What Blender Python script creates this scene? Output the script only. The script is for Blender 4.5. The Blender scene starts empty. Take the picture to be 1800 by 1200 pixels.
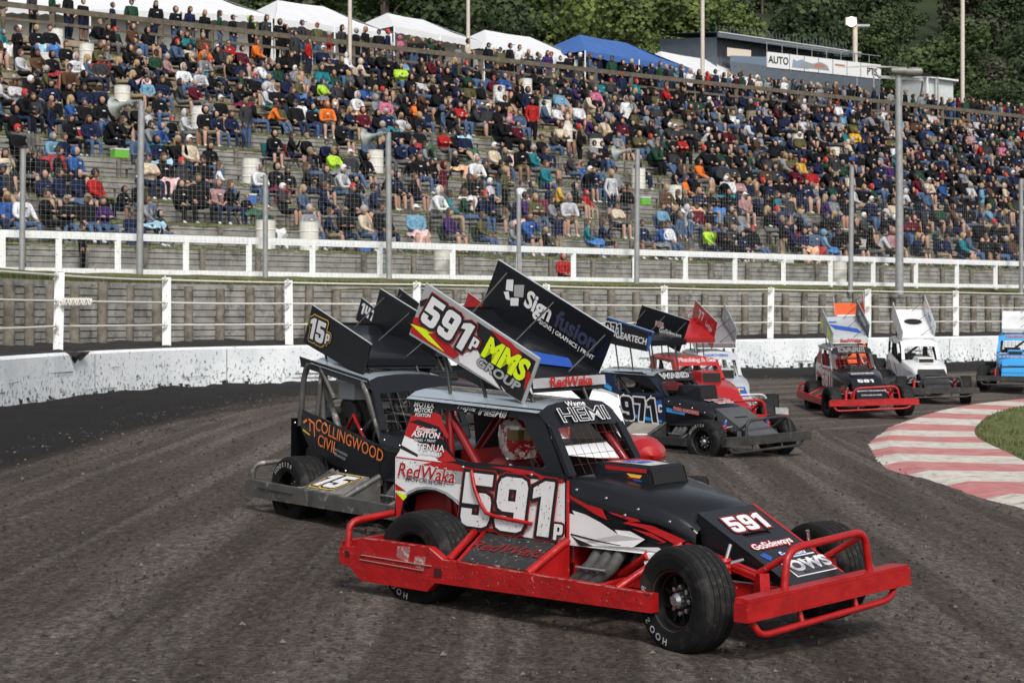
import bpy, bmesh, math, random
import numpy as np
from mathutils import Vector, Matrix
from mathutils.geometry import tessellate_polygon
R = math.radians
rnd = random.Random(7)
scene = bpy.context.scene
COL = scene.collection

# ------------------------------------------------------------------ camera, sky, sun, exposure
HOR = 554.3
FPX = 3281.4
cam_d = bpy.data.cameras.new('camera'); cam = bpy.data.objects.new('camera', cam_d); COL.objects.link(cam)
cam.location = (0, 0, 2.2); cam.rotation_euler = (R(90), 0, 0)
cam_d.sensor_width = 36; cam_d.lens = FPX / 1800 * 36; cam_d.shift_y = (HOR - 600) / 1800
cam_d.clip_start = .5; cam_d.clip_end = 900
cam_d.dof.use_dof = True; cam_d.dof.focus_distance = 13; cam_d.dof.aperture_fstop = 9
scene.camera = cam
world = bpy.data.worlds.new("World"); scene.world = world; world.use_nodes = True
nt = world.node_tree; bg = nt.nodes['Background']
sky = nt.nodes.new('ShaderNodeTexSky'); sky.sky_type = 'NISHITA'; sky.sun_disc = False
SUN_EL, SUN_AZ = R(44), R(165)
sky.sun_elevation = SUN_EL; sky.sun_rotation = SUN_AZ; sky.air_density = 1.0; sky.dust_density = 3.0
hs = nt.nodes.new('ShaderNodeHueSaturation'); hs.inputs['Saturation'].default_value = .32
nt.links.new(sky.outputs[0], hs.inputs['Color']); nt.links.new(hs.outputs[0], bg.inputs['Color'])
bg.inputs['Strength'].default_value = .09
sd = bpy.data.lights.new('sun', 'SUN'); so = bpy.data.objects.new('sun', sd); COL.objects.link(so)
sd.energy = 1.6; sd.angle = R(11); sd.color = (1, .96, .9)
dv = Vector((math.sin(SUN_AZ) * math.cos(SUN_EL), math.cos(SUN_AZ) * math.cos(SUN_EL), math.sin(SUN_EL)))
so.rotation_euler = dv.to_track_quat('Z', 'Y').to_euler(); so.location = (0, 0, 60)
vs = scene.view_settings; vs.view_transform = 'Standard'; vs.look = 'None'; vs.gamma = 1; vs.exposure = .60

# ------------------------------------------------------------------ materials
MATS = {}
def mat(name, col, rough=.6, metal=0, var=.0, vscale=3, bump=0, bscale=40, spec=None, coat=0, speck=None, dirt=None, emit=None):
    if name in MATS: return MATS[name]
    m = bpy.data.materials.new(name); m.use_nodes = True; t = m.node_tree; b = t.nodes['Principled BSDF']
    c = tuple(col) + (1,) if len(col) == 3 else col
    b.inputs['Base Color'].default_value = c; b.inputs['Roughness'].default_value = rough; b.inputs['Metallic'].default_value = metal
    if spec is not None: b.inputs['Specular IOR Level'].default_value = spec
    if coat: b.inputs['Coat Weight'].default_value = coat; b.inputs['Coat Roughness'].default_value = .08
    if emit: b.inputs['Emission Color'].default_value = emit[0] + (1,); b.inputs['Emission Strength'].default_value = emit[1]
    tc = t.nodes.new('ShaderNodeTexCoord')
    last = None
    if var:
        n = t.nodes.new('ShaderNodeTexNoise'); n.inputs['Scale'].default_value = vscale; n.inputs['Detail'].default_value = 5
        t.links.new(tc.outputs['Object'], n.inputs['Vector'])
        mr = t.nodes.new('ShaderNodeMapRange'); mr.inputs[1].default_value = .3; mr.inputs[2].default_value = .7
        mr.inputs[3].default_value = 1 - var; mr.inputs[4].default_value = 1 + var; t.links.new(n.outputs['Fac'], mr.inputs[0])
        mx = t.nodes.new('ShaderNodeMix'); mx.data_type = 'RGBA'; mx.blend_type = 'MULTIPLY'; mx.inputs[0].default_value = 1
        mx.inputs[6].default_value = c; t.links.new(mr.outputs[0], mx.inputs[7]); last = mx.outputs[2]
    for sp, seed in ((speck, 0), (dirt, 7)):
        if not sp: continue
        # sp = (colour, scale, lo, hi): blotches of another colour with a shape of their own
        n = t.nodes.new('ShaderNodeTexNoise'); n.inputs['Scale'].default_value = sp[1]; n.inputs['Detail'].default_value = 6; n.inputs['Roughness'].default_value = .7
        mp = t.nodes.new('ShaderNodeMapping'); mp.inputs['Location'].default_value = (seed, seed, seed); t.links.new(tc.outputs['Object'], mp.inputs['Vector']); t.links.new(mp.outputs[0], n.inputs['Vector'])
        mr = t.nodes.new('ShaderNodeMapRange'); mr.inputs[1].default_value = sp[2]; mr.inputs[2].default_value = sp[3]; t.links.new(n.outputs['Fac'], mr.inputs[0])
        mx = t.nodes.new('ShaderNodeMix'); mx.data_type = 'RGBA'; t.links.new(mr.outputs[0], mx.inputs[0])
        if last: t.links.new(last, mx.inputs[6])
        else: mx.inputs[6].default_value = c
        mx.inputs[7].default_value = tuple(sp[0]) + (1,); last = mx.outputs[2]
    if last: t.links.new(last, b.inputs['Base Color'])
    if bump:
        n = t.nodes.new('ShaderNodeTexNoise'); n.inputs['Scale'].default_value = bscale; n.inputs['Detail'].default_value = 4
        t.links.new(tc.outputs['Object'], n.inputs['Vector'])
        bm_ = t.nodes.new('ShaderNodeBump'); bm_.inputs['Strength'].default_value = bump; bm_.inputs['Distance'].default_value = .02
        t.links.new(n.outputs['Fac'], bm_.inputs['Height']); t.links.new(bm_.outputs[0], b.inputs['Normal'])
    MATS[name] = m
    return m

# ------------------------------------------------------------------ mesh builder
def frame(d):
    d = Vector(d).normalized(); a = Vector((0, 0, 1)) if abs(d.z) < .9 else Vector((1, 0, 0))
    u = d.cross(a).normalized(); v = d.cross(u).normalized(); return u, v
class MB:
    def __init__(s): s.v = []; s.f = []; s.m = []; s.s = []; s.mats = []
    def mi(s, m):
        if m not in s.mats: s.mats.append(m)
        return s.mats.index(m)
    def add(s, vs, fs, m, smooth=False):
        b = len(s.v); s.v += [tuple(p) for p in vs]; i = s.mi(m)
        for f in fs: s.f.append([b + k for k in f]); s.m.append(i); s.s.append(smooth)
        return s
    def box(s, c, d, m, rot=None):
        x, y, z = [k / 2 for k in d]; P = [Vector((i * x, j * y, k * z)) for i in (-1, 1) for j in (-1, 1) for k in (-1, 1)]
        if rot is not None: P = [rot @ p for p in P]
        return s.add([p + Vector(c) for p in P], [(0, 1, 3, 2), (4, 6, 7, 5), (0, 4, 5, 1), (2, 3, 7, 6), (0, 2, 6, 4), (1, 5, 7, 3)], m)
    def bar(s, a, b, w, h, m):           # rectangular bar between two points, h measured along world z
        a, b = Vector(a), Vector(b); d = (b - a); L = d.length; d.normalize()
        side = d.cross(Vector((0, 0, 1)));
        if side.length < .01: side = Vector((1, 0, 0))
        side.normalize(); up = side.cross(d).normalized()
        P = [p + side * (i * w / 2) + up * (j * h / 2) for p in (a, b) for i, j in ((-1, -1), (1, -1), (1, 1), (-1, 1))]
        return s.add(P, [(3, 2, 1, 0), (4, 5, 6, 7), (0, 1, 5, 4), (1, 2, 6, 5), (2, 3, 7, 6), (3, 0, 4, 7)], m)
    def tube(s, pts, r, m, n=10, caps=True, r2=None):
        pts = [Vector(p) for p in pts]; b = []; k = len(pts); u = None
        for i, p in enumerate(pts):
            d = (pts[min(i + 1, k - 1)] - pts[max(i - 1, 0)])
            if u is None: u, v = frame(d)
            else:
                dn = d.normalized(); u = (u - dn * u.dot(dn)).normalized(); v = dn.cross(u)
            rr = r if r2 is None else r + (r2 - r) * i / (k - 1)
            for j in range(n):
                a = 2 * math.pi * j / n; b.append(p + u * (math.cos(a) * rr) + v * (math.sin(a) * rr))
        f = [(i * n + j, i * n + (j + 1) % n, (i + 1) * n + (j + 1) % n, (i + 1) * n + j) for i in range(k - 1) for j in range(n)]
        s.add(b, f, m, True)
        if caps: s.add(b[:n], [tuple(range(n))[::-1]], m); s.add(b[-n:], [tuple(range(n))], m)
        return s
    def lathe(s, prof, m, n=32, axis='y', c=(0, 0, 0), smooth=True):
        # prof: (offset along the axis, radius); m may be a list per band
        vs_ = []
        for a_, r_ in prof:
            for j in range(n):
                t = 2 * math.pi * j / n; q = (r_ * math.cos(t), r_ * math.sin(t))
                vs_.append((q[0] + c[0], a_ + c[1], q[1] + c[2]) if axis == 'y' else (q[0] + c[0], q[1] + c[1], a_ + c[2]) if axis == 'z' else (a_ + c[0], q[0] + c[1], q[1] + c[2]))
        for i in range(len(prof) - 1):
            mm = m[i] if isinstance(m, list) else m
            s.add([vs_[i * n + j] for j in range(n)] + [vs_[(i + 1) * n + j] for j in range(n)], [(j, n + j, n + (j + 1) % n, (j + 1) % n) for j in range(n)], mm, smooth)
        return s
    def plate(s, loops, fn, th, m, back=None, rim=True):
        # loops: outline then holes in 2D; fn(u,v,w) -> 3D with w the offset along the plate's thickness
        t = [[Vector((p[0], p[1], 0)) for p in L] for L in loops]
        tri = tessellate_polygon(t); flat = [p for L in loops for p in L]
        F = [fn(p[0], p[1], th / 2) for p in flat]; B = [fn(p[0], p[1], -th / 2) for p in flat]
        s.add(F, tri, m); s.add(B, [x[::-1] for x in tri], back or m)
        if rim:
            o = 0
            for L in loops:
                n = len(L); s.add(F[o:o + n] + B[o:o + n], [(i, (i + 1) % n, n + (i + 1) % n, n + i) for i in range(n)], m); o += n
        return s
    def decal(s, pts, fn, w, m):
        t = [[Vector((p[0], p[1], 0)) for p in pts]]
        return s.add([fn(p[0], p[1], w) for p in pts], tessellate_polygon(t), m)
    def num(s, string, fn, m, size, at, w, shear, rot, sx, outline):
        h = size * .76; gap = .13; tw = sum(GW[c] for c in string) + gap * (len(string) - 1); c_, s_ = math.cos(rot), math.sin(rot); x0 = -tw / 2; layers = []
        for ch in string:
            loops = [[((x0 + px + (py - .5) * shear * 1.2) * h * sx, (py - .5) * h) for px, py in L] for L in GLY[ch]]; x0 += GW[ch] + gap; layers.append(loops)
        def P(p, ww): return fn(at[0] + c_ * p[0] - s_ * p[1], at[1] + s_ * p[0] + c_ * p[1], ww)
        k = 0
        for i, (e, mm) in enumerate(list(outline or []) + [(0, m)]):
            ww = w + .0022 * i; e = e * size
            for loops in layers:
                t = [[Vector((p[0], p[1], 0)) for p in L] for L in loops]; flat = [p for L in loops for p in L]
                s.add([P(p, ww) for p in flat], tessellate_polygon(t), mm)
                if e:
                    for L in loops:
                        for j in range(len(L)):
                            a, b = Vector(L[j]), Vector(L[(j + 1) % len(L)]); d = (b - a).normalized() * e; n_ = Vector((-d.y, d.x)); k += 1; wk = ww + .00006 * (k % 30 + 1)
                            s.add([P(q_, wk) for q_ in (a - d * .7 - n_, b + d * .7 - n_, b + d * .7 + n_, a - d * .7 + n_)], [(0, 1, 2, 3)], mm)
        return s
    def text(s, string, fn, m, size=.1, at=(0, 0), w=.004, bold=0, shear=0, rot=0, sx=1, align='CENTER', outline=None):
        # outline: list of (extra bold, material), widest first
        if string[0] == '#': return s.num(string[1:], fn, m, size, at, w, shear, rot, sx, outline)
        L = [(bold + e, mm, w + .0015 * i) for i, (e, mm) in enumerate(outline or [])] + [(bold, m, w + .0015 * len(outline or []))]
        c, sn = math.cos(rot), math.sin(rot)
        for bd, mm, ww in L:
            V, T = text_geo(string, round(bd, 4), shear, align)
            P = []
            for x, y in V:
                x, y = x * size * sx, y * size
                P.append(fn(at[0] + c * x - sn * y, at[1] + sn * x + c * y, ww))
            s.add(P, T, mm)
        return s
    def xf(s, M):
        s.v = [tuple(M @ Vector(p)) for p in s.v]; return s
    def build(s, name, parent=None, loc=None):
        me = bpy.data.meshes.new(name); me.from_pydata(s.v, [], s.f)
        for m in s.mats: me.materials.append(m)
        me.polygons.foreach_set('material_index', s.m); me.polygons.foreach_set('use_smooth', s.s); me.update()
        o = bpy.data.objects.new(name, me); COL.objects.link(o)
        if parent is not None: o.parent = parent
        if loc: o.location = loc
        return o
GW = {'5': .72, '9': .72, '1': .5, '7': .68, '8': .72, '4': .7, 'P': .72, 'C': .72}
GLY = {'5': [[(0, 1), (.7, 1), (.7, .78), (.27, .78), (.27, .64), (.56, .64), (.68, .59), (.72, .48), (.72, .16), (.67, .05), (.55, 0), (.17, 0), (.05, .05), (0, .16), (0, .33), (.27, .33), (.27, .22), (.45, .22), (.45, .42), (0, .42)]],
 '9': [[(.17, 1), (.55, 1), (.67, .95), (.72, .84), (.72, .16), (.67, .05), (.55, 0), (.17, 0), (.05, .05), (0, .16), (0, .28), (.27, .28), (.27, .22), (.45, .22), (.45, .36), (.17, .36), (.05, .41), (0, .52), (0, .84), (.05, .95)], [(.27, .78), (.45, .78), (.45, .56), (.27, .56)]],
 '1': [[(0, .86), (.25, 1), (.48, 1), (.48, 0), (.2, 0), (.2, .72), (0, .66)]], '7': [[(0, 1), (.68, 1), (.68, .78), (.42, 0), (.14, 0), (.4, .76), (0, .76)]],
 '8': [[(.17, 1), (.55, 1), (.67, .95), (.72, .84), (.72, .6), (.66, .52), (.72, .44), (.72, .16), (.67, .05), (.55, 0), (.17, 0), (.05, .05), (0, .16), (0, .44), (.06, .52), (0, .6), (0, .84), (.05, .95)], [(.27, .79), (.45, .79), (.45, .62), (.27, .62)], [(.27, .42), (.45, .42), (.45, .21), (.27, .21)]],
 '4': [[(0, 1), (.26, 1), (.26, .48), (.44, .48), (.44, 1), (.7, 1), (.7, 0), (.44, 0), (.44, .25), (0, .25)]], 'P': [[(0, 1), (.52, 1), (.67, .95), (.72, .84), (.72, .5), (.67, .38), (.52, .33), (.27, .33), (.27, 0), (0, 0)], [(.27, .8), (.45, .8), (.45, .53), (.27, .53)]],
 'C': [[(.17, 1), (.55, 1), (.67, .95), (.72, .84), (.72, .66), (.45, .66), (.45, .78), (.27, .78), (.27, .22), (.45, .22), (.45, .34), (.72, .34), (.72, .16), (.67, .05), (.55, 0), (.17, 0), (.05, .05), (0, .16), (0, .84), (.05, .95)]]}
_tx = {}
def text_geo(string, bold, shear, align):
    k = (string, bold, shear, align)
    if k not in _tx:
        cu = bpy.data.curves.new('t', 'FONT'); cu.body = string; cu.size = 1; cu.offset = bold; cu.shear = shear; cu.align_x = align; cu.align_y = 'CENTER'
        cu.resolution_u = 3; cu.fill_mode = 'FRONT'
        o = bpy.data.objects.new('t', cu); COL.objects.link(o); dg = bpy.context.evaluated_depsgraph_get()
        me = o.evaluated_get(dg).to_mesh(); me.calc_loop_triangles()
        _tx[k] = ([(v.co.x, v.co.y) for v in me.vertices], [tuple(t.vertices) for t in me.loop_triangles])
        o.evaluated_get(dg).to_mesh_clear(); bpy.data.objects.remove(o); bpy.data.curves.remove(cu)
    return _tx[k]
def tag(o, label, cat, group=None):
    o['label'] = label; o['category'] = cat
    if group: o['group'] = group
    return o
def thing(name, label, cat, loc=(0, 0, 0), rz=0, group=None):
    o = bpy.data.objects.new(name, None); COL.objects.link(o); o.location = loc; o.rotation_euler = (0, 0, rz); o.empty_display_size = .2
    return tag(o, label, cat, group)
def struct(o, kind='structure'): o['kind'] = kind; return o
def dup(o, parent=None):
    c = o.copy(); COL.objects.link(c)
    if parent is not None: c.parent = parent
    for ch in o.children: dup(ch, c)
    return c

# ------------------------------------------------------------------ plan of the place
def curve(P, n=12):
    P = [np.array(p, float) for p in P]; o = []
    for i in range(len(P) - 1):
        a = P[max(i - 1, 0)]; b = P[i]; c = P[i + 1]; d = P[min(i + 2, len(P) - 1)]
        for k in range(n):
            t = k / n; o.append(.5 * ((2 * b) + (-a + c) * t + (2 * a - 5 * b + 4 * c - d) * t * t + (-a + 3 * b - 3 * c + d) * t ** 3))
    o.append(P[-1]); return np.array(o)
class Line:
    def __init__(s, P, smooth=0, step=.5):
        C = curve(P); L = np.r_[0, np.cumsum(np.hypot(*(C[1:] - C[:-1]).T))]
        s.L = L[-1]; t = np.arange(0, s.L, step); s.t = t
        s.C = np.stack([np.interp(t, L, C[:, 0]), np.interp(t, L, C[:, 1])], 1)
        T = np.gradient(s.C, axis=0)
        if smooth:
            k = np.ones(smooth) / smooth; T = np.stack([np.convolve(np.pad(T[:, i], smooth // 2, 'edge'), k, 'valid')[:len(T)] for i in (0, 1)], 1)
        T /= np.hypot(T[:, 0], T[:, 1])[:, None]; s.N = np.stack([-T[:, 1], T[:, 0]], 1)
    def at(s, u, d=0):
        c = [np.interp(u, s.t, s.C[:, i]) for i in (0, 1)]; n = [np.interp(u, s.t, s.N[:, i]) for i in (0, 1)]; h = math.hypot(*n)
        return (c[0] + n[0] / h * d, c[1] + n[1] / h * d)
    def nrm(s, u):
        n = [np.interp(u, s.t, s.N[:, i]) for i in (0, 1)]; return math.atan2(n[1], n[0])
    def find(s, px, d=0, lo=0):        # arc length where the offset line crosses one viewing direction
        best = None
        for i in range(len(s.t)):
            x, y = s.C[i] + s.N[i] * d
            if y < 5 or s.t[i] < lo: continue
            e = abs(900 + FPX * x / y - px)
            if best is None or e < best[0]: best = (e, s.t[i])
        u = best[1]
        for st in (.2, .08, .03, .01):
            for _ in range(6):
                c = [(abs(900 + FPX * s.at(v, d)[0] / s.at(v, d)[1] - px), v) for v in (u - st, u, u + st)]; u = min(c)[1]
        return u
WALL = [(-9.6, -30), (-9.6, 0), (-9.45, 14), (-9.35, 24), (-9.2, 32), (-9.0, 36.7), (-8.4, 40.7), (-7.2, 44.3), (-4.9, 47.3), (-1.5, 50.3), (7.1, 58.2), (16.3, 67.0), (26, 76.5), (40, 90), (60, 109)]
WL = Line(WALL, 7)
STAND = [(-44, 33), (-32, 38), (-22, 42.2), (-16.3, 44.5), (-12.76, 46.5), (-9.05, 49.5), (-5.47, 52.6), (1.96, 58.8), (9.41, 65), (18.9, 72.8), (26.5, 79), (45, 93.5), (70, 113), (95, 133), (150, 177)]
SL = Line(STAND, 25)
def wdist(x, y):
    A = WL.C[:-1]; B = WL.C[1:]; D = B - A; t = ((x - A[:, 0]) * D[:, 0] + (y - A[:, 1]) * D[:, 1]) / (D ** 2).sum(1); t = np.clip(t, 0, 1)
    q = A + D * t[:, None]; h = np.hypot(x - q[:, 0], y - q[:, 1]); i = int(h.argmin()); return h[i], WL.t[i] + t[i] * .5
def G(x, y): return .5 - .038 * min(wdist(x, y)[0], 17)
def px_of(x, y, z): return 900 + FPX * x / y, HOR + FPX * (2.2 - z) / y
# ------------------------------------------------------------------ ground
def node_mat(name):
    m = bpy.data.materials.new(name); m.use_nodes = True; t = m.node_tree; return m, t, t.nodes['Principled BSDF'], (lambda k: t.nodes.new('ShaderNode' + k)), t.links.new
def ramp(t, stops):
    r = t.nodes.new('ShaderNodeValToRGB'); e = r.color_ramp.elements
    while len(e) < len(stops): e.new(.5)
    for q, (p, c) in zip(e, stops): q.position = p; q.color = tuple(c) + (1,)
    return r
def dirt_material():
    m, t, b, N, K = node_mat('track_dirt')
    b.inputs['Roughness'].default_value = .93; b.inputs['Specular IOR Level'].default_value = .25
    uv = N('UVMap'); mp = N('Mapping'); mp.inputs['Scale'].default_value = (.16, 1.5, 1); K(uv.outputs[0], mp.inputs[0])
    st = N('TexNoise'); st.inputs['Scale'].default_value = 1; st.inputs['Detail'].default_value = 7; st.inputs['Roughness'].default_value = .62; K(mp.outputs[0], st.inputs['Vector'])
    mp2 = N('Mapping'); mp2.inputs['Scale'].default_value = (2.4, 6, 1); K(uv.outputs[0], mp2.inputs[0])
    fi = N('TexNoise'); fi.inputs['Scale'].default_value = 2.2; fi.inputs['Detail'].default_value = 8; fi.inputs['Roughness'].default_value = .75; K(mp2.outputs[0], fi.inputs['Vector'])
    tc = N('TexCoord'); gr = N('TexNoise'); gr.inputs['Scale'].default_value = 26; gr.inputs['Detail'].default_value = 6; gr.inputs['Roughness'].default_value = .8; K(tc.outputs['Object'], gr.inputs['Vector'])
    s1 = ramp(t, [(.28, (.085, .071, .062)), (.45, (.115, .096, .085)), (.58, (.145, .121, .106)), (.72, (.22, .19, .168))]); K(st.outputs['Fac'], s1.inputs[0])
    s2 = ramp(t, [(.3, (.38, .38, .38)), (.5, (.95, .94, .93)), (.72, (1.75, 1.7, 1.66))]); K(fi.outputs['Fac'], s2.inputs[0])
    s3 = ramp(t, [(.36, (.22, .22, .22)), (.5, (1, 1, 1)), (.62, (1.8, 1.75, 1.7))]); K(gr.outputs['Fac'], s3.inputs[0])
    mp4 = N('Mapping'); mp4.inputs['Scale'].default_value = (.035, 2.1, 1); mp4.inputs['Location'].default_value = (3.1, .4, 0); K(uv.outputs[0], mp4.inputs[0]); ln_ = N('TexNoise'); ln_.inputs['Scale'].default_value = 1; ln_.inputs['Detail'].default_value = 3; K(mp4.outputs[0], ln_.inputs['Vector'])
    lr = ramp(t, [(.50, (0, 0, 0)), (.60, (1, 1, 1))]); K(ln_.outputs['Fac'], lr.inputs[0]); lm = N('Math'); lm.operation = 'MULTIPLY'; K(lr.outputs[0], lm.inputs[0]); K(fi.outputs['Fac'], lm.inputs[1])
    lx = N('Mix'); lx.data_type = 'RGBA'; K(lm.outputs[0], lx.inputs[0]); K(s1.outputs[0], lx.inputs[6]); lx.inputs[7].default_value = (.28, .25, .225, 1)
    a = N('Mix'); a.data_type = 'RGBA'; a.blend_type = 'MULTIPLY'; a.inputs[0].default_value = 1; K(lx.outputs[2], a.inputs[6]); K(s2.outputs[0], a.inputs[7])
    c = N('Mix'); c.data_type = 'RGBA'; c.blend_type = 'MULTIPLY'; c.inputs[0].default_value = .85; K(a.outputs[2], c.inputs[6]); K(s3.outputs[0], c.inputs[7])
    # the loose dark dirt thrown up against the wall
    sx = N('SeparateXYZ'); K(uv.outputs[0], sx.inputs[0])
    ad = N('Math'); ad.operation = 'MULTIPLY_ADD'; K(st.outputs['Fac'], ad.inputs[0]); ad.inputs[1].default_value = 1.6; K(sx.outputs[1], ad.inputs[2])
    mr = N('MapRange'); mr.inputs[1].default_value = 3.9; mr.inputs[2].default_value = 4.6; K(ad.outputs[0], mr.inputs[0])
    dk = ramp(t, [(.3, (.010, .009, .009)), (.6, (.030, .027, .026)), (.75, (.07, .066, .062))]); K(gr.outputs['Fac'], dk.inputs[0])
    d = N('Mix'); d.data_type = 'RGBA'; K(mr.outputs[0], d.inputs[0]); K(dk.outputs[0], d.inputs[6]); K(c.outputs[2], d.inputs[7]); K(d.outputs[2], b.inputs['Base Color'])
    h = N('Math'); h.operation = 'MULTIPLY_ADD'; K(fi.outputs['Fac'], h.inputs[0]); h.inputs[1].default_value = 1.6; K(gr.outputs['Fac'], h.inputs[2])
    bp = N('Bump'); bp.inputs['Strength'].default_value = 1; bp.inputs['Distance'].default_value = .07; K(h.outputs[0], bp.inputs['Height']); K(bp.outputs[0], b.inputs['Normal'])
    return m
def noise2(x, y, seed):
    r = np.random.RandomState(seed); z = 0
    for _ in range(7):
        a = r.rand() * 6.28; f = r.uniform(.6, 1.7); z = z + np.sin((x * math.cos(a) + y * math.sin(a)) * f + r.rand() * 6.28)
    return z / 7
def dirt_sheet():
    ys = 3 * (1.012 ** np.arange(0, 330)); ys = ys[ys < 115]; k = np.linspace(-.45, .5, 330)
    Y = np.repeat(ys, len(k)); X = (Y * np.tile(k, len(ys)))
    A = WL.C[::3]; i = np.zeros(len(X), int); D = np.full(len(X), 1e9)
    for j, (ax, ay) in enumerate(A):
        h = (X - ax) ** 2 + (Y - ay) ** 2; q = h < D; D[q] = h[q]; i[q] = j
    n = WL.N[::3][i]; s = (X - A[i, 0]) * n[:, 0] + (Y - A[i, 1]) * n[:, 1]; tx = np.stack([n[:, 1], -n[:, 0]], 1)
    al = (X - A[i, 0]) * tx[:, 0] + (Y - A[i, 1]) * tx[:, 1]
    U = WL.t[::3][i] + al; V = -s
    Z = .5 - .038 * np.clip(V, 0, 17)
    Z += noise2(U * 1.1, V * 4.2, 1) * .016 + noise2(U * 3.1, V * 9, 2) * .012 + noise2(X * 7, Y * 7, 3) * .007
    band = np.clip((3.4 - V) / 2.6, 0, 1); Z += band * (.06 + .05 * noise2(U * 2, V * 3, 4) + .03 * noise2(X * 9, Y * 9, 5))
    Z = np.where(V < -.15, .2, Z)
    nr, nc = len(ys), len(k); idx = np.arange(nr * nc).reshape(nr, nc)
    F = np.stack([idx[:-1, :-1], idx[:-1, 1:], idx[1:, 1:], idx[1:, :-1]], -1).reshape(-1, 4)
    me = bpy.data.meshes.new('dirt_track'); me.from_pydata(np.stack([X, Y, Z], 1).tolist(), [], F.tolist())
    uvl = me.uv_layers.new(name='UVMap'); li = np.zeros(len(me.loops), int); me.loops.foreach_get('vertex_index', li)
    uvl.data.foreach_set('uv', np.stack([U[li], V[li]], 1).astype(np.float32).ravel())
    me.polygons.foreach_set('use_smooth', [True] * len(me.polygons)); me.materials.append(dirt_material())
    o = bpy.data.objects.new('dirt_track', me); COL.objects.link(o); struct(o)
dirt_sheet()
earth = mat('earth', (.05, .045, .035), .95, var=.4, vscale=.4)
g = MB(); g.add([(-500, -60, -.9), (600, -60, -.9), (600, 700, -.9), (-500, 700, -.9)], [(0, 1, 2, 3)], earth); struct(g.build('ground'))
grass_m = mat('grass', (.11, .13, .035), .95, var=.55, vscale=5, bump=1, bscale=60, speck=((.13, .12, .045), 1.3, .5, .68), dirt=((.035, .06, .012), 12, .5, .7))
bank_m = mat('bank_grass', (.12, .14, .04), .95, var=.5, vscale=6, bump=1, bscale=50, speck=((.10, .075, .045), 1.6, .45, .6), dirt=((.04, .065, .015), 14, .5, .7))
loose_m = mat('loose_dirt', (.02, .018, .017), .95, var=.5, vscale=20, bump=1, bscale=30, speck=((.06, .056, .05), 60, .58, .7))

# painted kerb and infield
KO = [(7.0, 6), (6.4, 13), (6.1, 18), (5.87, 21.42), (5.6, 24.83), (5.45, 27.6), (5.64, 29.6), (6.06, 32.14), (6.6, 34.8), (7.3, 37.2), (8.1, 39.3), (9.0, 41.4), (10.2, 43.7), (11.6, 45.8), (13.4, 47.9), (17, 51.3), (24, 57.5), (36, 68)]
KL = Line(KO)
def kerb_w(u): y = KL.at(u)[1]; return float(np.interp(y, [6, 24, 31, 38, 42, 48, 60], [2.6, 2.6, 2.35, 1.75, 1.45, 1.3, 1.5]))
def kz(x, y, r): return G(x, y) + (-.03 + .10 * min(1, r * 5))
km = {}
km['r'] = mat('kerb_red', (.50, .17, .165), .8, var=.18, vscale=2, bump=.5, bscale=60, speck=((.42, .30, .28), 4, .48, .66), dirt=((.10, .085, .075), 3.2, .62, .78))
km['w'] = mat('kerb_white', (.60, .57, .51), .8, var=.12, vscale=2, bump=.3, bscale=60, speck=((.40, .36, .31), 5, .48, .66), dirt=((.14, .12, .105), 3.0, .56, .7))
kb = MB(); u = 0; kcol = 0
while u < KL.L - 2:
    st = 1.72
    for q in range(6):
        a, b2 = u + st * q / 6, u + st * (q + 1) / 6
        for r0, r1 in ((0, .1), (.1, .2), (.2, .6), (.6, 1)):
            P = []
            for uu, rr in ((a, r0), (b2, r0), (b2, r1), (a, r1)):
                w = kerb_w(uu); jag = .05 * math.sin(uu * 23) + .04 * math.sin(uu * 57) if rr == 0 else 0
                x, y = KL.at(uu + rr * .55, -w * rr - jag); P.append((x, y, kz(x, y, rr)))
            kb.add(P[::-1], [(0, 1, 2, 3)], km['rw'[kcol]], True)
    u += st; kcol ^= 1
struct(kb.build('kerb'))
ig = MB()
for i in range(0, len(KL.t) - 3, 2):
    rows = [];
    for uu in (KL.t[i], KL.t[i + 2]):
        w = kerb_w(uu); row = []
        for k_, dd in enumerate((0, .12, .6, 2, 5, 12, 30)):
            x, y = KL.at(uu + .55, -w - dd + .02); row.append((x, y, G(x, y) + (.05 if k_ == 0 else .09 + .03 * math.sin(x * 2.1 + y * 1.3))))
        rows.append(row)
    for k_ in range(6): ig.add([rows[0][k_], rows[0][k_ + 1], rows[1][k_ + 1], rows[1][k_]], [(0, 1, 2, 3)], grass_m, True)
struct(ig.build('infield_grass'))
tf = MB(); blade_m = [mat('blade_a', (.06, .10, .015), .8), mat('blade_b', (.10, .12, .03), .8), mat('blade_c', (.14, .12, .05), .8)]
for _ in range(9000):
    uu = rnd.uniform(KL.find(1830, -2), KL.find(1640, 0, 30)) if False else rnd.uniform(20, 46); dd = rnd.random() ** 1.5 * 8
    x, y = KL.at(uu + .55, -kerb_w(uu) - .05 - dd); z = G(x, y) + .06; a = rnd.uniform(0, 6.28); h = rnd.uniform(.05, .11); w = .02
    tf.add([(x - w * math.cos(a), y - w * math.sin(a), z), (x + w * math.cos(a), y + w * math.sin(a), z), (x + rnd.uniform(-.04, .04), y + rnd.uniform(-.04, .04), z + h)], [(0, 1, 2)], rnd.choice(blade_m))
struct(tf.build('grass_tufts'), 'stuff')
cl = MB(); clod_m = [mat('clod_dark', (.02, .017, .016), .95), mat('clod_mid', (.06, .05, .045), .95), mat('clod_pale', (.13, .12, .105), .95)]
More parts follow.
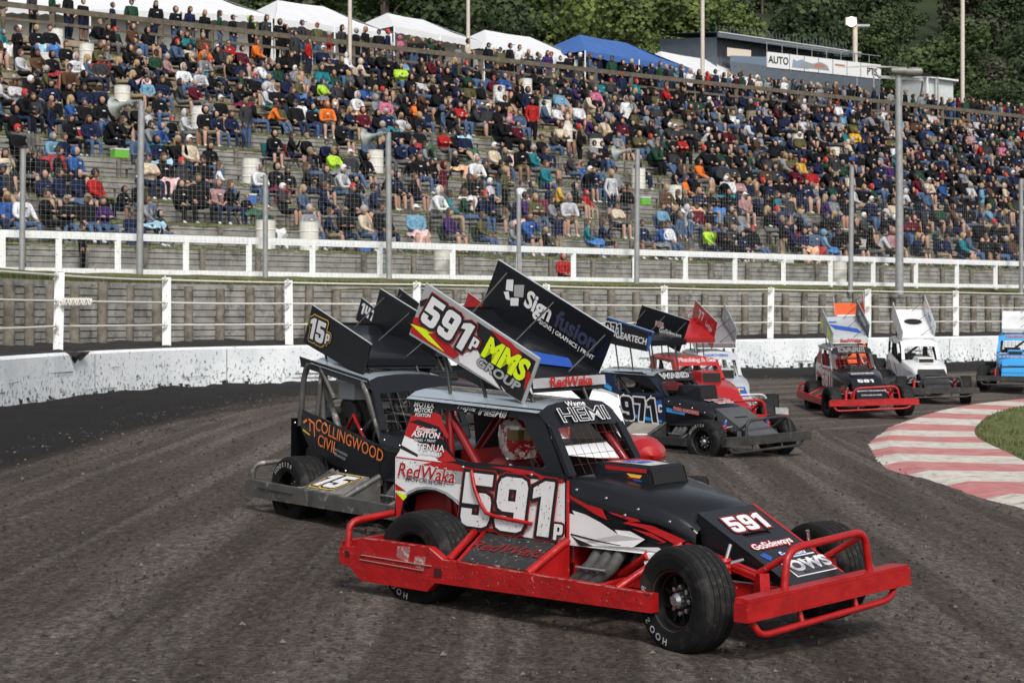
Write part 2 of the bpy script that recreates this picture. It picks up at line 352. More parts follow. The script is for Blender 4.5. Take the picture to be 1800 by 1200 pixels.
for _ in range(15000):
    if rnd.random() < .5: uu = rnd.uniform(38, 95); x, y = WL.at(uu, -rnd.uniform(.1, 4) )
    else: y = 9.5 * (4 ** rnd.random()); x = rnd.uniform(-.32, .3) * y
    if x < -9 : continue
    s_ = (.004 + .018 * rnd.random() ** 2.5) * (1 + y / 40); z = G(x, y) + .01
    P = [(x + s_ * rnd.uniform(.6, 1.3) * c[0], y + s_ * rnd.uniform(.6, 1.3) * c[1], z + s_ * .8 * c[2]) for c in ((1, 0, 0), (-.5, .87, 0), (-.5, -.87, 0), (0, 0, 1))]
    cl.add(P, [(0, 1, 3), (1, 2, 3), (2, 0, 3)], clod_m[0 if rnd.random() < .6 else 1 if rnd.random() < .9 else 2])
struct(cl.build('dirt_clods'), 'stuff')

# ------------------------------------------------------------------ concrete safety wall, dirt ledge, retaining wall, grass bank
def strip(line, u0, u1, prof, m, name, step=.6, mats=None, zj=0):
    # prof: list of (offset, height); swept along the line
    mb = MB(); n = int((u1 - u0) / step); k = len(prof); P = []
    for i in range(n + 1):
        u = u0 + (u1 - u0) * i / n
        for j, (d, z) in enumerate(prof):
            x, y = line.at(u, d + (zj * .6 * math.sin(u * 3.1 + j) if zj else 0)); P.append((x, y, z + (zj * (math.sin(u * 2.3 + j * 1.7) + .6 * math.sin(u * 5.9 + j)) if zj else 0)))
    for j in range(k - 1):
        b = [P[i * k + q] for i in range(n + 1) for q in (j, j + 1)]
        mb.add(b, [(2 * i, 2 * i + 2, 2 * i + 3, 2 * i + 1) for i in range(n)], mats[j] if mats else m)
    return mb
def concrete_wall_material():
    m, t, b, N, K = node_mat('white_wall')
    b.inputs['Roughness'].default_value = .75
    tc = N('TexCoord'); sp = N('TexNoise'); sp.inputs['Scale'].default_value = 10; sp.inputs['Detail'].default_value = 5; sp.inputs['Roughness'].default_value = .75; K(tc.outputs['Object'], sp.inputs['Vector'])
    sx = N('SeparateXYZ'); K(tc.outputs['Object'], sx.inputs[0])
    zz = N('MapRange'); zz.inputs[1].default_value = .5; zz.inputs[2].default_value = 1.35; zz.inputs[3].default_value = .07; zz.inputs[4].default_value = -.005; K(sx.outputs[2], zz.inputs[0])
    ad = N('Math'); K(sp.outputs['Fac'], ad.inputs[0]); K(zz.outputs[0], ad.inputs[1])
    r = ramp(t, [(.585, (.88, .91, .93)), (.635, (.30, .31, .32)), (.665, (.04, .04, .045))]); K(ad.outputs[0], r.inputs[0])
    big = N('TexNoise'); big.inputs['Scale'].default_value = 1.1; big.inputs['Detail'].default_value = 6; K(tc.outputs['Object'], big.inputs['Vector'])
    r2 = ramp(t, [(.35, (.84, .86, .87)), (.6, (1, 1, 1))]); K(big.outputs['Fac'], r2.inputs[0])
    a = N('Mix'); a.data_type = 'RGBA'; a.blend_type = 'MULTIPLY'; a.inputs[0].default_value = 1; K(r.outputs[0], a.inputs[6]); K(r2.outputs[0], a.inputs[7]); K(a.outputs[2], b.inputs['Base Color'])
    bp = N('Bump'); bp.inputs['Strength'].default_value = .5; bp.inputs['Distance'].default_value = .03; K(ad.outputs[0], bp.inputs['Height']); K(bp.outputs[0], b.inputs['Normal'])
    return m
wall_m = concrete_wall_material()
U0 = 30; U1 = WL.L - 3
w = strip(WL, U0, U1, [(-.02, .2), (0, 1.0), (0, 1.40), (.05, 1.45), (.26, 1.45), (.30, 1.4)], wall_m, 'w', .3)
# ragged lower lip where thrown dirt has built up and dried
for i in range(260):
    u = rnd.uniform(55, 130); s_ = rnd.uniform(.03, .12); a = WL.at(u, -.01); b2 = WL.at(u + s_ * 2, -.012); z = rnd.uniform(.5, .68)
    c3 = WL.at(u + s_ * rnd.uniform(.2, 1.6), -.05)
    w.add([(a[0], a[1], z), (b2[0], b2[1], z), (c3[0], c3[1], z - s_)], [(0, 1, 2)], mat('mud', (.02, .018, .017), .95))
for uu in np.arange(38, 135, 6.2):
    a = WL.at(uu, -.022); b2 = WL.at(uu + .03, -.022); w.add([(a[0], a[1], .5), (b2[0], b2[1], .5), (b2[0], b2[1], 1.4), (a[0], a[1], 1.4)], [(0, 1, 2, 3)], mat('wall_joint', (.35, .35, .34), .9))
for i in range(46):
    uu = rnd.uniform(40, 130); L_ = rnd.uniform(.3, 1.6); z = rnd.uniform(.62, 1.1); hh = rnd.uniform(.006, .02); a = WL.at(uu, -.026); b2 = WL.at(uu + L_, -.026); w.add([(a[0], a[1], z), (b2[0], b2[1], z + rnd.uniform(-.03, .03)), (b2[0], b2[1], z + hh), (a[0], a[1], z + hh * 1.6)], [(0, 1, 2, 3)], mat('tyre_rub', (.22, .22, .22), .9))
# chipped notch
un = WL.find(133, 0); 
for k_ in range(7):
    a = WL.at(un + rnd.uniform(-.35, .35), -.03); w.add([(a[0] - .12, a[1] - .12, 1.46), (a[0] + .13, a[1] + .2, 1.46), (a[0] + rnd.uniform(-.1, .1), a[1], 1.46 - rnd.uniform(.1, .26))], [(0, 1, 2)], loose_m)
tag(w.build('concrete_wall'), 'long low whitewashed concrete wall spattered with dark dirt, curving round the track', 'wall')
lg = strip(WL, U0, U1, [(.28, 1.43), (.5, 1.47), (.9, 1.47), (1.5, 1.5), (2.25, 1.58)], loose_m, 'l', .25, zj=.025); o = lg.build('dirt_ledge'); struct(o)

plank_m = mat('grey_plank', (.27, .265, .245), .9, var=.35, vscale=2.5, bump=.4, bscale=30, speck=((.10, .098, .085), 2.2, .54, .68), dirt=((.42, .42, .40), 7, .58, .72))
post_m = mat('old_post', (.19, .17, .14), .9, var=.35, vscale=5, bump=.5, bscale=40, speck=((.06, .055, .045), 3, .5, .7))
gapm = mat('dark_gap', (.02, .02, .018), .95)
white_m = mat('white_paint', (.84, .86, .86), .6, var=.06, vscale=4, speck=((.35, .35, .33), 9, .60, .70), dirt=((.12, .11, .1), 16, .64, .70))
rope_m = mat('white_rope', (.66, .64, .58), .8)
def planked(line, u0, u1, d, z0, z1, rows, m, th=.05):
    mb = MB(); L = 2.4; h = (z1 - z0) / rows; u = u0
    while u < u1:
        ue = min(u + L, u1)
        for r in range(rows):
            dd = d + rnd.uniform(-.012, .012); a = line.at(u + .006, dd); b = line.at(ue - .006, dd + rnd.uniform(-.008, .008)); zc = z0 + h * (r + .5)
            mb.bar((a[0], a[1], zc), (b[0], b[1], zc), th, h - .022, m)
        u = ue
    a = [line.at(u0 + (u1 - u0) * i / 60, d + th) for i in range(61)]
    for i in range(60): mb.add([(a[i][0], a[i][1], z0), (a[i + 1][0], a[i + 1][1], z0), (a[i + 1][0], a[i + 1][1], z1), (a[i][0], a[i][1], z1)], [(0, 1, 2, 3)], gapm)
    return mb
rw = thing('retaining_wall', 'tall grey timber plank retaining wall with round posts behind the roped white posts', 'wall')
planked(WL, U0, U1 - 6, 2.32, 1.5, 3.0, 9, plank_m).build('plank_face', rw)
up = WL.find(-60, 2.2)
ue = WL.find(1840, 2.2); npst = 0; u = up
while u < ue and npst < 96:
    x, y = WL.at(u, 2.2); h = rnd.uniform(2.86, 3.0); p = MB(); r_ = rnd.uniform(.115, .14); ln = rnd.uniform(-.04, .04)
    p.tube([(x, y, 1.35), (x + ln * .5, y, 2.2), (x + ln, y, h)], r_, post_m, 10, r2=r_ * .92); p.build('post', rw)
    u += .93 + rnd.uniform(-.09, .09) if u < WL.find(560, 2.2) else 1.07 + rnd.uniform(-.07, .07); npst += 1
bank = MB(); n = 150; P = []
ua, ub = WL.find(-350, 2.4), WL.L - 3
for i in range(n + 1):
    u = ua + (ub - ua) * i / n; x, y = WL.at(u, 2.36); px = 900 + FPX * x / y
    sx_, sy_ = SL.at(SL.find(px, 1.9), 1.9); 
    for k_, f in enumerate((-.02, .0, .12, .4, .8, 1)):
        z = [2.9, 3.08, 3.2, 3.26, 3.28, 3.29][k_] + .02 * math.sin(i * 1.7 + k_ * 2) + (.03 * math.sin(i * .61) if k_ in (1, 2) else 0)
        P.append((x + (sx_ - x) * f, y + (sy_ - y) * f, z))
bt_ = MB()
for _ in range(5200):
    i = rnd.uniform(0, n - 1); i0 = int(i); a, b = P[i0 * 6 + 1], P[i0 * 6 + 7]; f = i - i0; x, y = a[0] + (b[0] - a[0]) * f, a[1] + (b[1] - a[1]) * f; h = rnd.uniform(.04, .12); ww = rnd.uniform(.02, .05); ox = rnd.uniform(-.06, .06)
    bt_.add([(x - ww, y - .06, 2.99 + rnd.uniform(-.06, .1)), (x + ww, y - .06, 3.0), (x + ox, y - .12, 3.05 + h)], [(0, 1, 2)], [mat('blade_a', (.06, .10, .015), .8), mat('blade_b', (.10, .12, .03), .8), mat('blade_c', (.14, .12, .05), .8)][int(rnd.random() * 3)])
struct(bt_.build('bank_tufts'), 'stuff')
bank.add(P, [(i * 6 + j, (i + 1) * 6 + j, (i + 1) * 6 + j + 1, i * 6 + j + 1) for i in range(n) for j in range(5)], bank_m, True)
struct(bank.build('grass_bank'))

# rope fence on the ledge
rf = thing('rope_fence', 'white square posts joined by three taut white ropes on the dirt ledge', 'fence')
pxs = [-95, 103, 293, 508, 733, 960, 1168, 1355, 1526, 1680, 1822]
pp = [WL.at(WL.find(p, .62), .62) for p in pxs]
for i, (x, y) in enumerate(pp):
    p = MB(); ang = math.atan2(y, x) + rnd.uniform(-.1, .1); M3 = Matrix.Rotation(ang, 3, 'Z') @ Matrix.Rotation(rnd.uniform(-.02, .02), 3, 'X')
    p.box((x, y, 2.22), (.2, .2, 1.74), white_m, M3)
    for z in (1.95, 2.45, 3.02):
        p.tube([(x - .06, y - .16, z - .08), (x + .03, y - .17, z + .02), (x - .02, y - .15, z + .1)], .022, rope_m, 6)
    p.build('post', rf)
for z in (1.98, 2.5, 3.03):
    p = MB()
    for (a, b) in zip(pp[:-1], pp[1:]):
        sag = rnd.uniform(.0, .025); p.tube([(a[0] + (b[0] - a[0]) * t, a[1] - .14 + (b[1] - a[1]) * t, z - sag * 4 * t * (1 - t)) for t in np.linspace(0, 1, 9)], .026, rope_m, 6, False)
    p.build('rope', rf)
p = MB(); a, b = pp[1], pp[2]
for k_ in range(3):
    p.tube([(a[0] + (b[0] - a[0]) * t, a[1] - .17 - .02 * k_, 2.48 + .07 * math.sin(t * 60 + k_ * 2) * (1 if .1 < t < .55 else .2)) for t in np.linspace(.06, .58, 50)], .02, rope_m, 5)
p.build('knotted_rope', rf)

# white rail fence at the foot of the stand
wf = thing('rail_fence', 'low white painted rail fence between the grass bank and the crowd', 'fence')
fx = [-190, -90, 4, 103, 207, 327, 438, 549, 668, 796, 912, 1008, 1116, 1205, 1292, 1377, 1460, 1535, 1610, 1682, 1750, 1815, 1880, 1945]
fp = [SL.at(SL.find(p_, 0), 0) for p_ in fx]; FB, FT = 3.29, 4.24
for i, (x, y) in enumerate(fp):
    MB().box((x, y, (FB + FT) / 2 - .02), (.23, .16, FT - FB + .1), white_m, Matrix.Rotation(math.atan2(y, x), 3, 'Z')).build('post', wf)
for zc, h in ((FT, .19), (FB + .05, .13)):
    p = MB()
    for a, b in zip(fp[:-1], fp[1:]):
        p.bar((a[0], a[1] - .1, zc), (b[0], b[1] - .1, zc), .05, h, white_m)
    p.build('rail', wf)

# catch fence: grey steel poles and wire netting
galv = mat('galvanised_pole', (.33, .34, .345), .5, .3, var=.15, vscale=6)
wire_m = mat('wire', (.36, .37, .37), .6, .2)
cf = thing('catch_fence', 'high wire mesh fence on slim grey steel poles in front of the stand', 'fence')
POLES = [(38, 262), (245, 178), (466, 308), (684, 233), (912, 342), (1119, 262), (1495, 293), (1795, 315)]
horn_m = mat('horn_grey', (.30, .33, .31), .55, .2, var=.1, vscale=8)
for px, yt in POLES:
    u = SL.find(px, -1.0); x, y = SL.at(u, -1.0); zt = 2.2 + (HOR - yt) * y / FPX
    MB().tube([(x, y, 3.0), (x + rnd.uniform(-.05, .05), y, zt)], .07 if zt < 6.9 else .085, galv, 10).build('pole', cf)
    if px in (245, 684, 1119):
        h = MB(); h.lathe([(0, .05), (-.12, .06), (-.3, .10), (-.42, .17), (-.52, .27), (-.56, .33), (-.54, .34), (-.44, .24)], horn_m, 20, 'x'); h.tube([(0, 0, -.02), (.14, 0, -.02)], .1, horn_m, 12); h.tube([(.1, 0, 0), (.36, 0, -.02)], .025, galv, 6)
        o = h.build('loudspeaker'); o.scale = (.8, .8, .8); o.location = (x - .29, y - .02, zt - .05); o.rotation_euler = (0, R(-12), R(-25))
        tag(o, {245: 'grey horn loudspeaker on top of the tall pole above the far left crowd', 684: 'grey horn loudspeaker on the tall pole just left of the big black wing', 1119: 'grey horn loudspeaker on the tall pole above the black and blue car'}[px], 'loudspeaker', 'horn loudspeakers on the fence poles')
net = MB(); u0, u1 = SL.find(-120, -1.0), SL.find(1900, -1.0)
def thin(a, b, r=.0016):
    a, b = Vector(a), Vector(b); d = (b - a); s_ = Vector((r, 0, 0)) if abs(d.z) > .5 else Vector((0, 0, r)); q = Vector((0, r, 0))
    net.add([a - s_, a + s_, b + s_, b - s_], [(0, 1, 2, 3)], wire_m); net.add([a - q, a + q, b + q, b - q], [(0, 1, 2, 3)], wire_m)
u = u0
while u < u1:
    x, y = SL.at(u, -1.0); thin((x, y, 3.2), (x, y, 6.35)); u += .13
for z in np.arange(3.25, 6.36, .13):
    q = [SL.at(u0 + (u1 - u0) * i / 40, -1.0) for i in range(41)]
    for a, b in zip(q[:-1], q[1:]): thin((a[0], a[1], z), (b[0], b[1], z))
net.build('netting', cf)

# ------------------------------------------------------------------ the terraced stand
NT = 12; D0, DD, HH, ZB = 1.9, 2.05, .785, 3.29
def td(k): return D0 + DD * k
def tz(k): return ZB + HH * (k + 1)
st_ = thing('terraced_stand', 'long stepped hillside stand of weathered timber terraces packed with people', 'stand')
wood_m = mat('brown_plank', (.31, .25, .175), .9, var=.35, vscale=2, bump=.4, bscale=30, speck=((.15, .115, .08), 2.2, .54, .7))
tread_m = mat('terrace_tread', (.075, .075, .05), .95, var=.5, vscale=1.5, bump=.6, bscale=20, speck=((.13, .12, .1), 2, .5, .65))
seat_m = mat('bench_plank', (.20, .185, .155), .85, var=.3, vscale=3)
SU0, SU1 = 14, SL.find(1850, 30) + 12
for k in range(NT):
    low = k < 8; pm = plank_m if low else wood_m
    planked(SL, SU0, SU1, td(k), tz(k) - HH, tz(k), 5 if low else 3, pm).build('riser', st_)
    p = MB(); n = 90
    q = [(SL.at(SU0 + (SU1 - SU0) * i / n, td(k) - .02), SL.at(SU0 + (SU1 - SU0) * i / n, td(k + 1) + .06)) for i in range(n + 1)]
    for a, b in zip(q[:-1], q[1:]): p.add([(a[0][0], a[0][1], tz(k)), (b[0][0], b[0][1], tz(k)), (b[1][0], b[1][1], tz(k) + .02), (a[1][0], a[1][1], tz(k) + .02)], [(0, 1, 2, 3)], tread_m)
    if low:
        u = SU0 + 1
        while u < SU1: x, y = SL.at(u, td(k) - .1); p.tube([(x, y, tz(k) - HH - .02), (x, y, tz(k) - .03)], .085, post_m, 7); u += 1.85
    for a, b in zip(q[:-1], q[1:]):
        for h_ in range(5):
            f0, f1 = h_ / 5, (h_ + 1) / 5; A0 = [a[0][i] + (b[0][i] - a[0][i]) * f0 for i in (0, 1)]; B0 = [a[0][i] + (b[0][i] - a[0][i]) * f1 for i in (0, 1)]; g_ = rnd.uniform(.02, .09)
            p.add([(A0[0], A0[1] - .03, tz(k) - g_), (B0[0], B0[1] - .03, tz(k) - g_ * .7), (B0[0], B0[1] + .02, tz(k) + .03), (A0[0], A0[1] + .02, tz(k) + .03 + g_ * .4)], [(0, 1, 2, 3)], bank_m)
    p.build('tread', st_)
    p = MB(); u = SU0 + 2 + (k * 1.3) % 3
    while u < SU1 - 4:
        e = u + rnd.choice((2.4, 3.6, 4.8))
        a, b = SL.at(u, td(k) + 1.45), SL.at(e, td(k) + 1.45); p.bar((a[0], a[1], tz(k) + .42), (b[0], b[1], tz(k) + .42), .3, .045, seat_m)
        for v in np.linspace(u + .15, e - .15, 3): x, y = SL.at(v, td(k) + 1.45); p.tube([(x, y, tz(k)), (x, y, tz(k) + .4)], .04, post_m, 5)
        u = e + rnd.choice((.1, .1, .2, 1.2))
    p.build('bench', st_)
ZD = tz(NT - 1) + HH; DT = td(NT)
planked(SL, SU0, SU1, DT, tz(NT - 1), ZD, 3, wood_m).build('riser', st_)
dk = strip(SL, SU0, SU1, [(DT, ZD), (DT + 8, ZD + .05), (DT + 30, ZD + 1.5)], tread_m, 'd', 3); o = dk.build('top_terrace'); struct(o)
tr = thing('timber_railing', 'weathered brown timber railing along the top edge of the stand', 'railing')
for sg in range(2):
    p = MB(); u = SL.find(-80, DT - .1) if sg == 0 else None
ust, uen = SL.find(-120, DT - .15), SL.find(1880, DT - .15); u = ust; prev = None; cnt = 0
railing_wood = mat('railing_wood', (.12, .10, .075), .9, var=.3, vscale=4)
rl = MB()
while u < uen:
    x, y = SL.at(u, DT - .15)
    MB().box((x, y, ZD + .38), (.2, .2, 1.7), railing_wood).build('post', tr)
    if prev:
        rl.bar((prev[0], prev[1] - .12, ZD + 1.12), (x, y - .12, ZD + 1.12), .06, .22, railing_wood); rl.bar((prev[0], prev[1] - .12, ZD + .55), (x, y - .12, ZD + .55), .05, .12, railing_wood)
    prev = (x, y); u += 2.45
rl.build('rail', tr)
# ------------------------------------------------------------------ drums, marquees, commentary box, masts
drum_m = mat('drum_white', (.70, .69, .63), .6, var=.08, vscale=4, speck=((.35, .30, .22), 5, .6, .75)); drum_b = mat('drum_brown', (.23, .19, .14), .8, var=.2, vscale=4)
dp = MB(); dp.lathe([(0, .27), (.0, .285), (.03, .295), (.27, .285), (.30, .30), (.33, .285), (.58, .285), (.61, .30), (.64, .285), (.86, .29), (.88, .30), (.89, .285), (.86, .27), (.86, 0)], drum_m, 24, 'z')
drum = dp.build('waste_drum'); used_drum = False
DR = [(99, 78, 'w', 'behind the top left seats'), (152, 113, 'w', 'beside the woman in black near the top left'), (215, 186, 'w', 'with a blue cloth beside it, above the first tall pole'), (350, 242, 'w', 'between seated people right of the first tall pole'), (441, 339, 'w', 'beside the man in the black hoodie, above the third pole'),
      (467, 437, 'w', 'right behind the rail fence at the third pole'), (543, 440, 'w', 'standing alone behind the rail fence between two poles'), (779, 489, 'w', 'directly behind the rail fence post, on the grass'), (925, 155, 'w', 'high on the stand below the blue marquee'), (877, 178, 'w', 'high on the stand, lower left of its neighbour'),
      (958, 205, 'w', 'beside the people under a silver sheet'), (995, 250, 'w', 'behind the seats in the middle of the stand'), (1048, 291, 'w', 'in the middle of the stand left of the third loudspeaker'), (1122, 333, 'w', 'just under the third loudspeaker'), (1186, 374, 'w', 'right of the third loudspeaker pole, low in the stand'),
      (660, 300, 'w', 'just left of the second loudspeaker'), (1321, 232, 'b', 'brown, left of the two others high on the right'), (1474, 497, 'w', 'hard against the rail fence at the right'), (1402, 272, 'w', 'slim among the right hand crowd'), (1690, 232, 'b', 'brown, far right high in the stand'), (1638, 262, 'b', 'brown, amid the far right crowd'), (1466, 292, 'w', 'beside the tall floodlight mast')]
ON_TIER = []
for px, yb, c, lab in DR:
    best = None
    for k in range(-1, NT):
        for off in (.45,) if k >= 0 else (-1.1,):
            d = td(k) + off if k >= 0 else .75; u = SL.find(px, d); x, y = SL.at(u, d); z = tz(k) if k >= 0 else ZB - .02
            e = abs(px_of(x, y, z)[1] - yb)
            if best is None or e < best[0]: best = (e, k, u, x, y, z)
    e, k, u, x, y, z = best; ON_TIER.append((k, u))
    o = drum if not used_drum else dup(drum); used_drum = True; o.location = (x, y, z); o.rotation_euler = (0, 0, rnd.uniform(0, 6))
    tag(o, ('brown' if c == 'b' and 'brown' not in lab else 'white' if c == 'w' else '') + (' ' if c == 'w' or 'brown' not in lab else '') + ('plastic drum ' if c == 'w' else '') + lab + (' drum' if c == 'b' else ''), 'drum', 'waste drums on the terraces')
    if c == 'b':
        o.data = o.data.copy(); o.data.materials[0] = drum_b
tent_w = mat('marquee_white', (.68, .69, .71), .6, var=.04, vscale=1.5); tent_b = mat('marquee_blue', (.04, .12, .36), .6, var=.12, vscale=1.5); tent_wall = mat('marquee_wall', (.68, .66, .62), .7)
def marquee(px0, px1, yr0, yr1, m, label, d=DT + 8, rh=1.5):
    a = SL.at(SL.find(px0, d), d); b = SL.at(SL.find(px1, d), d); z0 = 2.2 + (HOR - yr0) * a[1] / FPX; z1 = 2.2 + (HOR - yr1) * b[1] / FPX
    zr = max(z0, z1); zr = (z0 + z1) / 2
    a, b = Vector((a[0], a[1], 0)), Vector((b[0], b[1], 0)); t = (b - a); L = t.length; t.normalize(); n = Vector((-t.y, t.x, 0)); W = 3.0
    r = thing('marquee', label, 'marquee', tuple(a), 0); q = MB()
    def P(s_, c, z): v = t * s_ + n * c; return (v.x, v.y, z)
    za, zb = z0, z1; ze = [z - rh for z in (za, zb)]
    def zz(s_, top): return (za + (zb - za) * s_ / L) - (0 if top else rh)
    S = np.linspace(0, L, max(3, int(L / 3) + 1)); hip = min(2.2, L * .3)
    rows = []
    for i, s_ in enumerate(S):
        st2 = min(max(s_, hip), L - hip) if i in (0, len(S) - 1) else s_
        sag = .0 if i in (0, len(S) - 1) else .03 * (i % 2)
        rows.append([P(s_, -W, zz(s_, 0)), P(st2 if i not in (0, len(S) - 1) else st2, 0, zz(st2, 1) - sag), P(s_, W, zz(s_, 0))])
    for i in range(len(S) - 1):
        A_, B_ = rows[i], rows[i + 1]; mid = lambda p_, q_: tuple((Vector(p_) + Vector(q_)) / 2 - Vector((0, 0, .10)))
        for h in (0, 1):
            m0, m1 = mid(A_[h], A_[h + 1]), mid(B_[h], B_[h + 1])
            q.add([A_[h], B_[h], m1, m0, B_[h + 1], A_[h + 1]], [(0, 1, 2, 3), (3, 2, 4, 5)], m, True)
    q.add([rows[0][0], rows[0][1], rows[0][2]], [(0, 1, 2)], m); q.add([rows[-1][0], rows[-1][1], rows[-1][2]], [(0, 1, 2)], m)
    for i in range(len(S) - 1):      # valance with scalloped lower edge
        for k in range(6):
            f0, f1 = k / 6, (k + 1) / 6; A_, B_ = Vector(rows[i][0]), Vector(rows[i + 1][0]); p0, p1 = A_.lerp(B_, f0), A_.lerp(B_, f1); dn = Vector((0, 0, .28)); mm = (p0 + p1) / 2 - Vector((0, 0, .34))
            q.add([p0, p1, p1 - dn, mm, p0 - dn], [(0, 1, 2, 3, 4)], m)
    q.build('roof', r)
    q = MB(); q.add([P(0, W, ze[0]), P(L, W, ze[1]), P(L, W, ZD), P(0, W, ZD)], [(0, 1, 2, 3)], tent_wall if m is tent_w else tent_b)
    if m is tent_w: q.add([P(.0, -W + 1.2, ze[0]), P(L, -W + 1.2, ze[1]), P(L, -W + 1.2, ZD), P(0, -W + 1.2, ZD)], [(0, 1, 2, 3)], tent_wall)
    q.build('wall_sheet', r)
    for s_ in (0.02, L / 2, L - .02): MB().tube([P(s_, -W, ZD - .1), P(s_, -W, zz(s_, 0))], .04, white_m, 6).build('leg', r)
marquee(-260, 420, -45, -12, tent_w, 'biggest white marquee roof above the top left rows')
marquee(425, 628, -8, 20, tent_w, 'white marquee behind standing people, second from the left')
marquee(632, 790, 14, 44, tent_w, 'white marquee just left of the one above the loudspeaker pole', rh=1.3)
marquee(795, 985, 44, 74, tent_w, 'white marquee touching the blue one on its left side')
marquee(965, 1150, 52, 84, tent_b, 'blue gazebo style marquee between two white ones', d=DT + 7)
marquee(1112, 1285, 82, 112, tent_w, 'small white marquee between the blue one and the commentary box')
box_m = mat('box_grey', (.10, .12, .145), .6, var=.1, vscale=2); box_d = mat('box_inside', (.11, .13, .155), .8)
panel_m = mat('sign_white', (.74, .75, .76), .5); ink = mat('ink_black', (.02, .02, .022), .6); trim_m = mat('trim_light', (.55, .56, .57), .5)
def face_fn(o, ux, uz, nn):
    o, ux, uz, nn = Vector(o), Vector(ux), Vector(uz), Vector(nn); return lambda u, v, w: tuple(o + ux * u + uz * v + nn * w)
d = DT + 7; A = SL.at(SL.find(1260, d), d); B = SL.at(SL.find(1523, d), d); A, B = Vector((A[0], A[1], 0)), Vector((B[0], B[1], 0)); t = (B - A); LB = t.length; t.normalize(); n = Vector((-t.y, t.x, 0))
cb = thing('commentary_box', 'dark grey commentary building with a sloping roof and a white signboard balcony', 'building', tuple(A))
def W2(s_, c, z): v = t * s_ + n * c; return (v.x, v.y, z)
def zof(px, py, c=0): y = (A.y + (B.y - A.y) * (px - 1260) / 263); return 2.2 + (HOR - py) * y / FPX
q = MB(); zt0, zt1 = zof(1260, 66), zof(1495, 100); Le = LB * .9
q.add([W2(0, 0, zof(1260, 140)), W2(Le, 0, zof(1495, 140)), W2(Le, 0, zt1), W2(0, 0, zt0), W2(0, 5, zof(1260, 140)), W2(Le, 5, zof(1495, 140)), W2(Le, 5, zt1 + .5), W2(0, 5, zt0 + .5)], [(4, 5, 6, 7), (0, 4, 7, 3), (5, 1, 2, 6)], box_m)
q.add([W2(0, .5, zof(1260, 140)), W2(Le, .5, zof(1495, 140)), W2(Le, .5, zt1), W2(0, .5, zt0)], [(0, 1, 2, 3)], box_d)
for s_ in np.arange(.4, Le, .3): q.box(W2(s_, .48, (zt0 + zt1) / 2 - .4), (.03, .02, 2.6), box_m, Matrix.Rotation(math.atan2(t.y, t.x), 3, 'Z'))
q.build('wall', cb)
q = MB(); q.bar(W2(-.3, -.4, zt0 + .1), W2(Le + .3, -.4, zt1 + .1), .12, .32, box_m); q.add([W2(-.3, -.4, zt0 + .27), W2(Le + .3, -.4, zt1 + .27), W2(Le + .3, 5.2, zt1 + .8), W2(-.3, 5.2, zt0 + .8)], [(0, 1, 2, 3)], box_m)
q.bar(W2(-.3, -.47, zt0 + .24), W2(Le + .3, -.47, zt1 + .24), .03, .06, trim_m); q.build('roof', cb)
s0 = LB * (1320 - 1260) / 263; q = MB(); zA, zB = zof(1320, 95), zof(1523, 118); hA = zof(1320, 95) - zof(1320, 122)
q.add([W2(s0, -1.2, zA - hA), W2(LB, -1.2, zB - hA * .97), W2(LB, -1.2, zB), W2(s0, -1.2, zA), W2(s0, -1.12, zA - hA), W2(LB, -1.12, zB - hA * .97), W2(LB, -1.12, zB), W2(s0, -1.12, zA)], [(0, 1, 2, 3), (7, 6, 5, 4), (3, 2, 6, 7), (1, 5, 6, 2), (0, 3, 7, 4)], panel_m)
sl = (zB - zA) / (LB - s0); tf_ = Vector((t.x, t.y, sl)); fn = face_fn(W2(s0, -1.2, zA - hA / 2), tuple(tf_), (0, 0, 1), tuple(-n))
q.text('AUTO', fn, ink, .62, (.95, 0), .02, .02); q.text('PTS', fn, ink, .62, (LB - s0 - .85, -.05), .02, .02)
for s_ in np.linspace(1.9, LB - s0 - 1.9, 6): q.decal([(s_ - .02, -hA / 2), (s_ + .02, -hA / 2), (s_ + .02, hA / 2), (s_ - .02, hA / 2)], fn, .012, ink)
q.decal([(2.1, -.3), (3.6, -.3), (3.5, 0), (3, .25), (2.5, .1), (2.2, .2)], fn, .014, mat('sign_blue', (.25, .33, .42), .6)); q.decal([(2.6, -.25), (5.4, -.25), (5.2, .05), (4.6, .2), (3.9, .05), (3.2, .15)], fn, .018, mat('sign_grey', (.28, .29, .3), .6))
q.decal([(4.0, -.12), (5.0, -.12), (4.9, .05), (4.2, .08)], fn, .022, mat('sign_rust', (.45, .16, .1), .6)); q.decal([(5.9, .1), (6.8, .1), (6.8, .2), (5.9, .2)], fn, .018, mat('sign_rust', (.45, .16, .1), .6))
q.build('signboard', cb)
q = MB(); q.add([W2(.6, -.25, zof(1275, 100)), W2(2.6, -.25, zof(1300, 103)), W2(2.6, -.25, zof(1300, 88)), W2(.6, -.25, zof(1275, 85))], [(0, 1, 2, 3)], mat('shutter_cream', (.68, .60, .50), .7)); q.build('shutter', cb)
q = MB(); q.add([W2(.2, -.9, zof(1265, 140)), W2(s0, -1.1, zof(1320, 140)), W2(s0, -1.1, zof(1320, 104)), W2(.2, -.9, zof(1265, 101))], [(0, 1, 2, 3)], mat('stair_blue', (.14, .19, .25), .6)); q.add([W2(0, -1.15, ZD + .3), W2(LB, -1.15, ZD + .3), W2(LB, -1.15, zB - hA * .9), W2(0, -1.15, zA - hA * .9)], [(0, 1, 2, 3)], box_m); q.build('deck_front', cb)
q = MB()
for s_ in np.arange(s0, LB + .1, 1.3): z = zA + (zB - zA) * (s_ - s0) / (LB - s0); q.tube([W2(s_, -1.16, z), W2(s_, -1.16, z + .55)], .025, galv, 5)
